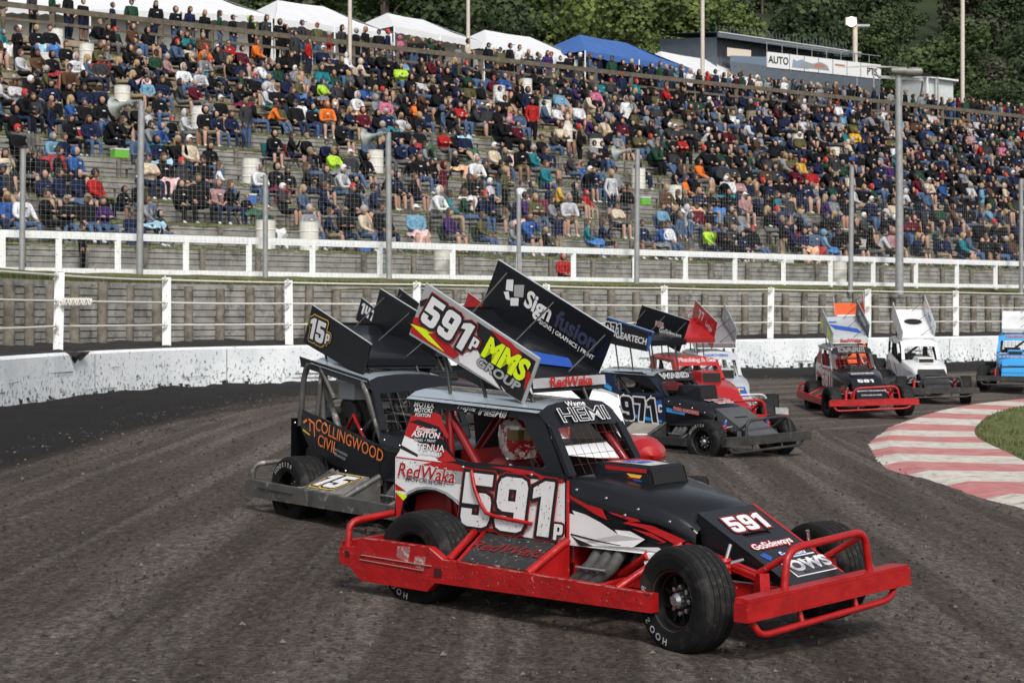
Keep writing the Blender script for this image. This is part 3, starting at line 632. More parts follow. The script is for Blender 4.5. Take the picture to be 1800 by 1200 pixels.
q.tube([W2(s0, -1.16, zA + .55), W2(LB, -1.16, zB + .55)], .025, galv, 5); q.build('handrail', cb)
mastm = mat('mast_cream', (.62, .56, .48), .6, var=.06)
for px, yb, yt, dd, r_, lab in ((615, 150, -60, DT - .4, .09, 'slim cream mast left of the first white marquee gap'), (823, 90, -60, DT + 1, .09, 'slim cream mast in front of the third white marquee'), (1235, 130, -60, DT + 1, .11, 'slim cream mast left of the commentary box'), (1692, 175, -60, DT + .8, .13, 'tall cream mast at the far right against the trees')):
    x, y = SL.at(SL.find(px, dd), dd); MB_ = MB().tube([(x, y, 2.2 + (HOR - yb) * y / FPX - 2), (x, y, 2.2 + (HOR - yt) * y / FPX)], r_, mastm, 8); tag(MB_.build('mast'), lab, 'mast', 'tall masts behind the stand')
# lit lamp post behind the commentary box
dd = DT + 6; x, y = SL.at(SL.find(1503, dd), dd); zt = 2.2 + (HOR - 42) * y / FPX
lp = thing('lamp_post', 'pale lamp post with its lamp lit, behind the commentary box', 'lamp post', (x, y, ZD)); MB().tube([(0, 0, 0), (0, 0, zt - ZD)], .16, mastm, 8).build('pole', lp)
lh = MB(); lh.box((-.3, -.1, zt - ZD + .1), (.7, .5, .5), galv); lh.tube([(.1, 0, zt - ZD - .15), (.9, 0, zt - ZD - .15)], .12, galv, 8); lh.build('lamp_housing', lp)
glow = mat('lamp_glow', (1, .9, .7), .5, emit=((1, .74, .38), 4)); lh = MB(); lh.lathe([(-.12, 0), (-.1, .2), (0, .3), (.1, .28), (.14, .0)], glow, 14, 'y', (-.3, -.45, zt - ZD + .05)); lh.build('lamp_glass', lp)
# floodlight mast in front of the stand
x, y = SL.at(SL.find(1581, -1.3), -1.3); zt = 2.2 + (HOR - 133) * y / FPX
fm = thing('floodlight_mast', 'thick grey floodlight mast rising from the grass bank in front of the crowd', 'floodlight', (x, y, 2.95)); H_ = zt - 2.95
MB().tube([(0, 0, 0), (0, 0, H_ * .5), (-.04, 0, H_)], .15, galv, 14, r2=.12).build('pole', fm)
q = MB(); q.bar((-.75, 0, H_ - .05), (.85, 0, H_ - .15), .1, .1, galv); q.tube([(-.7, -.15, H_ - .1), (-.7, .6, H_ + .1)], .04, galv, 6); q.tube([(.85, 0, H_ - .2), (.85, .3, H_ - .6)], .04, galv, 6); q.build('crossarm', fm)
q = MB(); q.lathe([(-.36, .03), (-.3, .11), (0, .16), (.3, .14), (.36, .04)], mat('lamp_shell', (.24, .235, .21), .5, .2), 14, 'x', (.45, -.15, H_ + .12)); q.build('lamp_head', fm)
q = MB(); q.lathe([(-.3, .03), (-.26, .1), (0, .14), (.26, .13), (.32, .04)], mat('lamp_shell', (.2, .2, .2), .5), 14, 'x', (-.05, -.15, H_ + .15)); q.build('lamp_head', fm)
# booth, canopy and van-like stall at the far right top
dd = DT + 4; x, y = SL.at(SL.find(1650, dd), dd); bz = 2.2 + (HOR - 182) * y / FPX
bt = thing('ticket_booth', 'small white booth with an open front at the top right of the stand', 'booth', (x, y, bz), R(40)); q = MB(); Wb, Hb = 3.0, 1.5
q.box((0, 1, Hb / 2), (Wb, 2, Hb), mat('booth_pale', (.60, .64, .64), .7, var=.1)); q.build('cabin', bt); q = MB(); q.box((0, .9, Hb + .05), (Wb + .3, 2.4, .1), white_m); q.bar((-Wb / 2, -.25, 0), (-Wb / 2, -.25, Hb), .1, .1, white_m); q.bar((-.5, -.25, 0), (-.5, -.25, Hb), .12, .12, white_m); q.build('roof', bt)
dd = DT + 2; x, y = SL.at(SL.find(1560, dd), dd); z = 2.2 + (HOR - 160) * y / FPX
cn = thing('canopy', 'sagging cream canopy on poles just left of the floodlight head', 'canopy', (x, y, z), R(38)); q = MB(); q.add([(-3, -1.5, 1.0), (0, -1.5, 1.25), (3, -1.5, .9), (3, 1.5, 1.3), (0, 1.5, 1.7), (-3, 1.5, 1.3)], [(0, 1, 4, 5), (1, 2, 3, 4)], mat('canopy_cream', (.42, .40, .36), .8)); q.build('roof', cn)
for a in (-2.9, 2.9): MB().tube([(a, -1.45, -1.5), (a, -1.45, .95)], .04, galv, 6).build('pole', cn)

# ------------------------------------------------------------------ hillside and trees
hill = MB(); hm = mat('hill_green', (.018, .028, .008), 1, var=.5, vscale=.15)
HP = []
for i in range(61):
    u = 5 + (SL.L - 8) * i / 60
    for dd, z in ((DT + 14, ZD - 1), (DT + 25, ZD + 1), (DT + 45, ZD + 10), (DT + 75, ZD + 27), (DT + 120, ZD + 52), (DT + 180, ZD + 66)):
        x, y = SL.at(u, dd); HP.append((x, y, z + 1.5 * math.sin(i * .7 + dd * .1)))
hill.add(HP, [(i * 6 + j, (i + 1) * 6 + j, (i + 1) * 6 + j + 1, i * 6 + j + 1) for i in range(60) for j in range(5)], hm, True); struct(hill.build('hillside'))
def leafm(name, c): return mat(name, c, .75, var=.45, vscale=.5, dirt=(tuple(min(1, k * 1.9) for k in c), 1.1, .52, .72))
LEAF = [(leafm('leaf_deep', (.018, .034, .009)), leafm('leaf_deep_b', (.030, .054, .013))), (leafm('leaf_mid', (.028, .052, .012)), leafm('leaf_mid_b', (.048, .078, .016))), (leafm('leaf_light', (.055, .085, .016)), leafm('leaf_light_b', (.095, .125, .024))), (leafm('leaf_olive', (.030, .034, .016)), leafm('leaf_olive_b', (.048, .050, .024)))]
bark = mat('bark', (.12, .10, .08), .9, var=.3)
def tree_proto(kind, seed):
    r = random.Random(seed); lo, hi = LEAF[kind]; q = MB(); H = r.uniform(9, 12); blobs = []
    for i in range(r.randint(11, 15)):
        a = r.uniform(0, 6.28); rr = r.uniform(0, 3.3); z = r.uniform(2.2, H - 1.2); rr *= max(.25, 1 - abs(z - H * .45) / H * 1.2)
        blobs.append((rr * math.cos(a), rr * math.sin(a), z, r.uniform(1.0, 2.1)))
    V = []; 
    for bx, by, bz, br in blobs:
        for _ in range(int(230 * br)):
            v = Vector((r.gauss(0, 1), r.gauss(0, 1), r.gauss(0, 1))).normalized() * br * (r.random() ** .35) * r.uniform(.85, 1.12); v.z *= .75
            c = Vector((bx, by, bz)) + v; nn = (v.normalized() + Vector((r.uniform(-.8, .8), r.uniform(-.8, .8), r.uniform(-.2, 1)))).normalized(); a, b = frame(nn); s_ = r.uniform(.10, .24)
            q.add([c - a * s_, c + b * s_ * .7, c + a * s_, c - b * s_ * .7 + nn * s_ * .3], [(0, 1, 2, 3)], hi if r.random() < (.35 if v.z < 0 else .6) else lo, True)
    rt = bpy.data.objects.new('tree', None); COL.objects.link(rt); q.build('crown', rt)
    q = MB(); q.tube([(0, 0, -3), (r.uniform(-.2, .2), 0, H * .35), (r.uniform(-.4, .4), .1, H * .75)], .22, bark, 8, r2=.07)
    for b in blobs[:6]: q.tube([(0, 0, b[2] * .55), (b[0] * .5, b[1] * .5, b[2] * .85), (b[0], b[1], b[2])], .08, bark, 5, r2=.03)
    q.build('trunk', rt); return rt
protos = [(tree_proto(k, 50 + i), k) for i, k in enumerate((0, 0, 1, 1, 2, 3))]
KN = ['deep green', 'mid green', 'yellow green', 'dull olive']
trees = []; usedp = set(); tr_r = random.Random(5)
rowsT = [(DT + 24, ZD + 0, 1.0), (DT + 34, ZD + 4, 1.05), (DT + 46, ZD + 9, 1.1), (DT + 60, ZD + 15.5, 1.15), (DT + 76, ZD + 23, 1.25), (DT + 94, ZD + 33, 1.4), (DT + 112, ZD + 44, 1.5)]
for ri, (dd, zz_, sc) in enumerate(rowsT):
    px = 470 + ri * 17 if ri else 500
    while px < 1990:
        u = SL.find(px, dd); x, y = SL.at(u, dd + tr_r.uniform(-3, 3)); pyt = px_of(x, y, zz_ + 10 * sc)[1]
        if pyt > 330 or px_of(x, y, zz_ + 2)[1] < -90: px += 40; continue
        lightc = (1000 < px < 1420 and ri < 2) ; pi_ = tr_r.choice([4, 4, 4, 2] if (ri < 3 and 990 < px < 1300 and tr_r.random() < .75) else [0, 1, 2, 3, 0, 5] if px < 1400 else [0, 1, 3, 5, 5])
        proto, kind = protos[pi_]; r_ = proto if pi_ not in usedp else dup(proto); usedp.add(pi_)
        s_ = sc * tr_r.uniform(.75, 1.15); r_.location = (x, y, zz_ - .5); r_.scale = (s_, s_, s_ * tr_r.uniform(.85, 1.2)); r_.rotation_euler = (0, 0, tr_r.uniform(0, 6.28)); trees.append((px, ri, kind, r_))
        px += (3.1 * sc * FPX / y) * tr_r.uniform(.8, 1.1)
for i, (p_, k) in enumerate(protos):
    if i not in usedp:
        for ch in list(p_.children): bpy.data.objects.remove(ch)
        bpy.data.objects.remove(p_)
LM = [(615, 'above the marquees left of the mast'), (823, 'above the white marquees by the second mast'), (1040, 'behind the blue marquee'), (1235, 'behind the mast left of the commentary box'), (1390, 'above the commentary box roof'), (1503, 'behind the lit lamp post'), (1600, 'above the floodlight head'), (1692, 'by the far right mast'), (1800, 'at the right edge of the picture')]
ORD = ['lowest', 'second', 'third', 'fourth', 'fifth', 'sixth', 'topmost']; cnt = {}
ORDN = ['first', 'second', 'third', 'fourth', 'fifth', 'sixth', 'seventh', 'eighth', 'ninth', 'tenth', 'eleventh', 'twelfth', 'thirteenth', 'fourteenth', 'fifteenth', 'sixteenth', 'seventeenth', 'eighteenth', 'nineteenth', 'twentieth']
for px, ri, kind, r_ in trees:
    l = min(LM, key=lambda q_: abs(q_[0] - px))[1]; key = (l, ri, kind); cnt[key] = cnt.get(key, 0) + 1
    nth = '' if cnt[key] == 1 else ORDN[cnt[key] - 1] + ' '
    tag(r_, f'{nth}{KN[kind]} tree {l}, {ORD[ri]} row'.strip(), 'tree', 'trees on the hillside')
# ------------------------------------------------------------------ people
cr = random.Random(11)
SK = [mat('skin_fair', (.46, .28, .205), .6, spec=.3), mat('skin_tan', (.40, .23, .16), .6, spec=.3), mat('skin_brown', (.24, .12, .075), .6)]
HAIR = [('dark hair', mat('hair_dark', (.018, .013, .01), .7)), ('brown hair', mat('hair_brown', (.07, .04, .022), .7)), ('fair hair', mat('hair_fair', (.36, .25, .12), .7)), ('grey hair', mat('hair_grey', (.35, .34, .33), .7)),
        ('black cap', mat('cap_black', (.012, .012, .014), .7)), ('navy cap', mat('cap_navy', (.02, .03, .07), .7)), ('red cap', mat('cap_red', (.45, .02, .02), .7)), ('white cap', mat('cap_white', (.7, .7, .7), .7)), ('khaki cap', mat('cap_khaki', (.2, .17, .11), .7))]
TOPC = [('black', (.012, .012, .014), 52), ('charcoal', (.04, .041, .045), 14), ('navy', (.014, .02, .05), 20), ('slate blue', (.07, .11, .18), 5), ('grey', (.22, .23, .25), 7), ('pale grey', (.48, .49, .52), 5), ('white', (.66, .67, .69), 4), ('maroon', (.09, .012, .022), 4), ('red', (.36, .02, .02), 3),
        ('dark green', (.02, .055, .035), 4), ('olive', (.09, .085, .04), 4), ('bright blue', (.03, .09, .28), 2), ('teal', (.02, .17, .2), 1.5), ('pink', (.48, .15, .24), .7), ('dusky pink', (.34, .2, .2), 1), ('orange', (.70, .17, .03), 1), ('yellow', (.60, .36, .05), .8), ('purple', (.05, .025, .10), 1.6), ('lime', (.40, .65, .05), .25), ('brown', (.09, .05, .03), 4), ('cream', (.55, .47, .36), 2), ('sky blue', (.15, .30, .42), 1.2)]
TOPM = [(n, mat('cloth_' + n.replace(' ', '_'), c, .95, var=.3, vscale=14, spec=.1, bump=.6, bscale=14), w) for n, c, w in TOPC]
LEGC = [('black trousers', (.012, .012, .014), 26, 0), ('blue jeans', (.07, .12, .22), 26, 0), ('dark jeans', (.02, .03, .06), 16, 0), ('grey trousers', (.12, .12, .12), 8, 0), ('beige trousers', (.33, .27, .19), 4, 0), ('black shorts', (.012, .012, .014), 14, 1), ('grey shorts', (.13, .135, .14), 10, 1), ('khaki shorts', (.24, .2, .13), 8, 1), ('navy shorts', (.015, .02, .05), 6, 1)]
LEGM = [(n, mat('cloth_' + n.replace(' ', '_'), c, .95, var=.3, vscale=14, spec=.1, bump=.6, bscale=14), w, s_) for n, c, w, s_ in LEGC]
SHOE = [mat('shoe_black', (.015, .015, .015), .6), mat('shoe_white', (.6, .6, .6), .6), mat('shoe_grey', (.14, .14, .14), .6)]
ORIGSLOT = [mat('slot_%d' % i, (.3, .3, .3)) for i in range(6)]   # skin top legs calf shoe hair
def person_geo(pose, hood=False, cap=False, fat=1.0, lod=0, long_hair=False):
    # joints: name -> (position, radius x, radius y)
    st = pose in ('stand', 'stand_cross', 'stand_hand')
    J = {}
    if st:
        J['pel'] = ((0, 0, .92), .15, .115); J['wai'] = ((0, 0, 1.08), .145, .11); J['che'] = ((0, .01, 1.28), .165, .115); J['nek'] = ((0, .01, 1.46), .065, .065)
        for s_ in (-1, 1):
            J['hip%d' % s_] = ((s_ * .09, 0, .86), .095, .1); J['kne%d' % s_] = ((s_ * .11, -.02, .48), .062, .065); J['ank%d' % s_] = ((s_ * .12, .02, .09), .042, .045); J['toe%d' % s_] = ((s_ * .13, -.12, .045), .04, .035)
            J['sho%d' % s_] = ((s_ * .185, .01, 1.38), .066, .066); J['elb%d' % s_] = ((s_ * .235, .04, 1.10), .05, .05)
            J['wri%d' % s_] = {'stand': ((s_ * .2, -.08, .9), .034, .034), 'stand_cross': ((-s_ * .08, -.19, 1.16), .034, .034), 'stand_hand': ((s_ * .08, -.2, 1.42) if s_ > 0 else (s_ * .2, -.08, .9), .034, .034)}[pose]
        hz = 1.60; hy = -.01
    else:
        lean = {'sit': .0, 'sit_cross': .03, 'sit_lean': -.22, 'sit_phone': -.03, 'sit_out': .08, 'sit_wide': -.06}[pose]
        J['pel'] = ((0, .0, .53), .18, .16); J['wai'] = ((0, lean * .3 + .02, .68), .175, .15); J['che'] = ((0, lean * .8, .88), .19, .135); J['nek'] = ((0, lean * 1.05 - .01, 1.05), .065, .065)
        kx = {'sit_wide': .22, 'sit_out': .1}.get(pose, .13)
        for s_ in (-1, 1):
            J['hip%d' % s_] = ((s_ * .1, -.06, .51), .095, .09); kz_ = .52 if pose != 'sit_out' else .5
            J['kne%d' % s_] = ((s_ * kx, -.46, kz_), .068, .068)
            J['ank%d' % s_] = ((s_ * (kx + .01), -.48 if pose != 'sit_out' else -.78, .1), .042, .045); J['toe%d' % s_] = ((s_ * (kx + .03), (-.62 if pose != 'sit_out' else -.92), .045 if pose != 'sit_out' else .1), .04, .035)
            J['sho%d' % s_] = ((s_ * .2, lean * .95, .97), .08, .078)
            e, w = {'sit': ((s_ * .25, -.06 + lean, .74), (s_ * .08, -.28, .64)), 'sit_cross': ((s_ * .24, -.1, .76), (-s_ * .07, -.2, .78)), 'sit_lean': ((s_ * .24, -.36, .66), (s_ * .03, -.5, .68)), 'sit_phone': ((s_ * .22, -.16, .78), (s_ * .05, -.3, 1.02) if s_ > 0 else (s_ * .08, -.3, .64)), 'sit_out': ((s_ * .27, .04, .72), (s_ * .18, -.2, .62)), 'sit_wide': ((s_ * .28, -.14, .72), (s_ * .2, -.38, .62))}[pose]
            J['elb%d' % s_] = (e, .062, .062); J['wri%d' % s_] = (w, .034, .034)
        hz = 1.20; hy = lean * 1.05 - .03
    for s_ in (-1, 1):
        a = Vector(J['elb%d' % s_][0]); b = Vector(J['wri%d' % s_][0]); J['han%d' % s_] = (tuple(b + (b - a).normalized() * .09), .04, .032)
    E = [('pel', 'wai', 1), ('wai', 'che', 1), ('che', 'nek', 1)]
    for s_ in (-1, 1):
        f = lambda n: n + str(s_); E += [('pel', f('hip'), 2), (f('hip'), f('kne'), 2), (f('kne'), f('ank'), 3), (f('ank'), f('toe'), 4), ('che', f('sho'), 1), (f('sho'), f('elb'), 1), (f('elb'), f('wri'), 1), (f('wri'), f('han'), 0)]
    names = list(J); me = bpy.data.meshes.new('sk'); me.from_pydata([J[n][0] for n in names], [(names.index(a), names.index(b)) for a, b, _ in E], [])
    o = bpy.data.objects.new('sk', me); COL.objects.link(o); o.modifiers.new('s', 'SKIN')
    sv = me.skin_vertices[0].data
    for i, n in enumerate(names):
        k = fat if n[:3] in ('pel', 'wai', 'che') else .5 + .5 * fat; sv[i].radius = (J[n][1] * k, J[n][2] * k); sv[i].use_root = (n == 'pel')
    if not lod: o.modifiers.new('b', 'SUBSURF').levels = 1
    dg = bpy.context.evaluated_depsgraph_get(); ev = o.evaluated_get(dg).to_mesh()
    V = [tuple(v.co) for v in ev.vertices]; F = [tuple(p.vertices) for p in ev.polygons]; ce = [p.center.copy() for p in ev.polygons]; M = []
    seg = [(Vector(J[a][0]), Vector(J[b][0]), c) for a, b, c in E]
    for c in ce:
        best = (9, 0)
        for a, b, k in seg:
            d = b - a; t = max(0, min(1, (c - a).dot(d) / d.length_squared)); q = (a + d * t - c).length
            if q < best[0]: best = (q, k)
        M.append(best[1])
    o.evaluated_get(dg).to_mesh_clear(); bpy.data.objects.remove(o)
    # head with brow, nose, chin; hair or hood shell
    nu, nv = (12, 9) if not lod else (7, 5)
    def ell(c, r, mfn, sh=None, zc=-2):
        b = len(V)
        for i in range(nv + 1):
            for j in range(nu):
                th = math.pi * i / nv; ph = 2 * math.pi * j / nu; p = Vector((math.sin(th) * math.cos(ph), math.sin(th) * math.sin(ph), math.cos(th)))
                q = p.copy()
                if sh: q = sh(q)
                V.append((c[0] + q.x * r[0], c[1] + q.y * r[1], c[2] + q.z * r[2]))
        for i in range(nv):
            for j in range(nu):
                f = (b + i * nu + j, b + (i + 1) * nu + j, b + (i + 1) * nu + (j + 1) % nu, b + i * nu + (j + 1) % nu)
                th = math.pi * (i + .5) / nv; ph = 2 * math.pi * (j + .5) / nu; m = mfn(Vector((math.sin(th) * math.cos(ph), math.sin(th) * math.sin(ph), math.cos(th))))
                if m is not None: F.append(f); M.append(m)
    def hsh(p):
        q = p.copy()
        if p.z < 0: q.x *= 1 + .22 * p.z; q.y *= (1 + .05 * p.z)
        if p.y < -.9 and abs(p.z) < .3: q.y -= .14
        return q
    ell((0, hy, hz), (.078, .098, .115), lambda p: 0, hsh)
    for s_ in (-1, 1):
        if not lod and not hood:
            b = len(V); V.extend([(s_ * .078, hy - .01, hz + .02), (s_ * .1, hy + .015, hz + .015), (s_ * .078, hy + .02, hz - .04)]); F.append((b, b + 1, b + 2)); M.append(0)
    if hood: ell((0, hy + .025, hz + .0), (.115, .125, .145), lambda p: 1 if (p.y > -.52 or p.z > .72) else None)
    else:
        ell((0, hy + .014, hz + .022), (.09, .108, .118), lambda p: 5 if (p.z > .22 or (p.y > -.38 and p.z > -.6)) else None)
        if long_hair: ell((0, hy + .05, hz - .09), (.105, .075, .17), lambda p: 5 if p.y > -.3 else None)
        if cap:
            b = len(V); V.extend([(-.07, hy - .08, hz + .065), (.07, hy - .08, hz + .065), (.055, hy - .19, hz + .045), (-.055, hy - .19, hz + .045), (-.07, hy - .08, hz + .05), (.07, hy - .08, hz + .05), (.055, hy - .19, hz + .035), (-.055, hy - .19, hz + .035)])
            F.extend([(b, b + 1, b + 2, b + 3), (b + 7, b + 6, b + 5, b + 4), (b + 3, b + 2, b + 6, b + 7)]); M.extend([5] * 3)
    if not cap or hood:   # a print across the chest
        cy = J['che'][0][1] - J['che'][2] - .022; cz = J['che'][0][2]; b = len(V); wq = .03 if cap else .05; V.extend([(-wq, cy, cz + .0), (wq, cy, cz + .0), (wq * .8, cy + .004, cz + .035), (-wq * .8, cy + .004, cz + .035)]); F.append((b, b + 1, b + 2, b + 3)); M.append(4)
    if not lod:   # eyes
        for s_ in (-1, 1):
            b = len(V); V.extend([(s_ * .03 - .012, hy - .099, hz + .012), (s_ * .03 + .012, hy - .099, hz + .012), (s_ * .03 + .01, hy - .097, hz + .024), (s_ * .03 - .01, hy - .097, hz + .024)]); F.append((b, b + 1, b + 2, b + 3)); M.append(4)
        for s_ in (-1, 1):   # fingers and thumb
            hn = Vector(J['han%d' % s_][0]); d = (hn - Vector(J['wri%d' % s_][0])).normalized(); a, c_ = frame(d)
            for k in range(5):
                base = hn + a * ((k - 1.5) * .016 if k < 4 else .03) - d * (.0 if k < 4 else .03); dr = (d * (1 if k < 4 else .6) + (a * .8 if k == 4 else a * 0) - Vector((0, 0, .35))).normalized(); L = (.05, .06, .055, .045, .045)[k]
                u_, v_ = frame(dr); b = len(V); 
                for q_, rr in ((base, .009), (base + dr * L, .006)):
                    for w_ in range(4): V.append(tuple(q_ + u_ * math.cos(w_ * 1.57) * rr + v_ * math.sin(w_ * 1.57) * rr))
                for w_ in range(4): F.append((b + w_, b + (w_ + 1) % 4, b + 4 + (w_ + 1) % 4, b + 4 + w_)); M.append(0)
                F.append((b + 4, b + 5, b + 6, b + 7)); M.append(0)
    return V, F, M
POSES = [('sit', 0, 0, 1, 0), ('sit', 0, 1, 1.1, 0), ('sit', 1, 0, 1.05, 0), ('sit_cross', 0, 1, 1.15, 0), ('sit_cross', 0, 0, .95, 1), ('sit_lean', 0, 1, 1.05, 0), ('sit_lean', 1, 0, 1, 0), ('sit_phone', 0, 0, .92, 1), ('sit_out', 0, 1, 1.2, 0), ('sit_wide', 0, 0, 1.2, 0), ('sit_wide', 1, 0, 1.1, 0), ('sit', 0, 0, .9, 1),
         ('stand', 0, 1, 1.05, 0), ('stand_cross', 0, 0, 1, 0), ('stand_hand', 1, 0, 1, 0), ('stand', 0, 0, .92, 1)]
NSIT = 12
PROTO = []; LODP = []
for p_ in POSES:
    V, F, M = person_geo(p_[0], p_[1], p_[2], p_[3], 0, p_[4]); me = bpy.data.meshes.new('person'); me.from_pydata(V, [], F)
    for m_ in ORIGSLOT: me.materials.append(m_)
    me.polygons.foreach_set('material_index', M); me.polygons.foreach_set('use_smooth', [True] * len(F)); me.update(); PROTO.append(me)
    V, F, M = person_geo(p_[0], p_[1], p_[2], p_[3], 1, p_[4]); LODP.append((np.array(V), F, np.array(M)))
def wchoice(L, wi): return cr.choices(L, [x[wi] for x in L])[0]
def dress(pi):
    ps = POSES[pi]; top = wchoice(TOPM, 2); leg = wchoice(LEGM, 2); sk_ = cr.choices(SK, [6, 3, 2])[0]
    hair = cr.choice(HAIR[:4] + HAIR[:2] + HAIR[:1]) if not ps[2] else cr.choice(HAIR[4:] + HAIR[4:6])
    if ps[4]: hair = cr.choice(HAIR[:3])
    return top, leg, sk_, hair, cr.choice(SHOE)
def dens(px, k):
    if px < 330: return .84 if k > 1 else .82
    if px < 1180: return (.70 if k < 6 else .86) if k < 10 else .9
    return .9 if k < 3 else .95
seats = []
drum_at = {}
for k, u in ON_TIER: drum_at.setdefault(k, []).append(u)
for k in range(NT):
    for rowi, off in enumerate((1.25,)):
        u = SL.find(-60, td(k) + off); ue = SL.find(1850, td(k) + off)
        gap = 0
        while u < ue:
            x, y = SL.at(u, td(k) + off); px = 900 + FPX * x / y; u += cr.uniform(.54, .74)
            if gap > 0: gap -= 1; continue
            if cr.random() > dens(px, k): gap = cr.choice((0, 0, 1, 1)) if px < 1200 else 0; continue
            if any(abs(u - 0.3 - v) < .42 for v in drum_at.get(k, [])): continue
            pi = cr.randrange(NSIT) if cr.random() > .035 else NSIT + cr.randrange(4)
            seats.append((x + cr.uniform(-.08, .08), y + cr.uniform(-.25, .12), tz(k), SL.nrm(u), pi, k, px, u))
for rowi, (off, den) in enumerate(((.45, .68), (1.2, .34), (2.1, .16))):
    u = SL.find(420, DT + off); ue = SL.find(1850, DT + off)
    while u < ue:
        x, y = SL.at(u, DT + off); px = 900 + FPX * x / y; u += cr.uniform(.5, .8)
        if cr.random() > min(.96, den * (1 if px < 1130 else 1.6 if rowi == 0 else 2.6)): continue
        seats.append((x, y, ZD + .03, SL.nrm(u), NSIT + cr.randrange(4), NT, px, u))
u = SL.find(0, DT + .5)      # people before the big marquee, top left
while u < SL.find(430, DT + .5):
    x, y = SL.at(u, DT + .5); u += cr.uniform(.6, 1.4); seats.append((x, y, ZD + .03, SL.nrm(u), NSIT + cr.randrange(4), NT, 900 + FPX * x / y, u))
# two on the walkway behind the rail fence
for px, dd, pi in ((145, 1.25, 12), (990, 1.1, 2)):
    u = SL.find(px, dd); x, y = SL.at(u, dd); seats.append((x, y, ZB - .02 if pi == 12 else ZB - .4, SL.nrm(u), pi, -1, px, u))
vis = [s_ for s_ in seats if 0 < s_[6] < 1800]; vis.sort(key=lambda s_: s_[1] - (100 if s_[5] < 0 else 0)); near = set(id(s_) for s_ in vis[:300])
PN = ['first', 'second', 'third', 'fourth', 'fifth', 'sixth', 'seventh', 'eighth']
def place_word(px):
    best = min(range(len(POLES)), key=lambda i: abs(POLES[i][0] - px)); return best, ('right' if px >= POLES[best][0] else 'left')
people = []
for s_ in seats:
    x, y, z, na, pi, k, px, u = s_; rz = na - math.pi / 2 + cr.uniform(-.3, 1.0)
    sc = cr.uniform(1.04, 1.22); 
    if k < NT and cr.random() < .1: sc *= .75
    if s_[5] == -1: sc = .78 if pi == 12 else 1.0
    top, leg, sk_, hair, sh = dress(pi)
    if k == -1 and pi == 2: top = TOPM[8]
    people.append((s_, rz, sc, top, leg, sk_, hair, sh))
cnt = {}
SIT = {'sit': 'seated', 'sit_cross': 'arms folded', 'sit_lean': 'leaning forward', 'sit_phone': 'raising a hand', 'sit_out': 'legs stretched out', 'sit_wide': 'sitting knees apart', 'stand': 'standing', 'stand_cross': 'standing arms folded', 'stand_hand': 'standing hand raised'}
ROWN = ['lowest row', 'second row', 'third row', 'fourth row', 'fifth row', 'sixth row', 'seventh row', 'eighth row', 'ninth row', 'tenth row', 'eleventh row', 'twelfth row', 'thirteenth row', 'fourteenth row', 'top rail']
for s_, rz, sc, top, leg, sk_, hair, sh in sorted([p_ for p_ in people if id(p_[0]) in near], key=lambda p_: p_[0][6]):
    x, y, z, na, pi, k, px, u = s_; o = bpy.data.objects.new('person', PROTO[pi]); COL.objects.link(o); o.location = (x, y, z); o.rotation_euler = (0, 0, rz); o.scale = (sc,) * 3
    ml = (sk_, top[1], leg[1], sk_ if leg[3] else leg[1], sh, hair[1])
    for i, m_ in enumerate(ml): o.material_slots[i].link = 'OBJECT'; o.material_slots[i].material = m_
    ps = POSES[pi]; gar = 'hoodie' if ps[1] else 'top'; hd = 'hood up' if ps[1] else hair[0]
    b, side = place_word(px); row = ROWN[k] if k >= 0 else 'on the walkway'
    key = (b, side, k, top[0], ps[0], hd, leg[0]); cnt[key] = cnt.get(key, 0) + 1; n_ = '' if cnt[key] == 1 else ' ' + ['', 'other', 'third', 'fourth', 'fifth'][min(4, cnt[key] - 1)]
    tag(o, f'{top[0]} {gar}, {hd}, {leg[0]}, {SIT[ps[0]]}, {row}, {side} of {PN[b]} pole{n_}', 'person', 'spectators on the terraces')
# the rest of the crowd, further up the stand
VV = []; FF = []; MM = []; mats_ = []; mix = {}; nb = 0
def mslot(m):
    if m.name not in mix: mix[m.name] = len(mats_); mats_.append(m)
    return mix[m.name]
for s_, rz, sc, top, leg, sk_, hair, sh in people:
    if id(s_) in near: continue
    x, y, z, na, pi, k, px, u = s_; V, F, M = LODP[pi]; c, s2 = math.cos(rz) * sc, math.sin(rz) * sc
    P = np.stack([V[:, 0] * c - V[:, 1] * s2 + x, V[:, 0] * s2 + V[:, 1] * c + y, V[:, 2] * sc + z], 1); VV.append(P)
    tb = np.array([mslot(m_) for m_ in (sk_, top[1], leg[1], sk_ if leg[3] else leg[1], sh, hair[1])])
    FF += [tuple(i + nb for i in f) for f in F]; MM.append(tb[M]); nb += len(V)
me = bpy.data.meshes.new('crowd'); me.from_pydata(np.concatenate(VV).tolist(), [], FF)
for m_ in mats_: me.materials.append(m_)
me.polygons.foreach_set('material_index', np.concatenate(MM).astype(np.int32)); me.polygons.foreach_set('use_smooth', [True] * len(FF))
o = bpy.data.objects.new('crowd', me); COL.objects.link(o); struct(o, 'stuff'); o['label'] = 'dense crowd of spectators filling the upper rows of the stand'
print('PEOPLE', len(people), 'faces', len(FF))

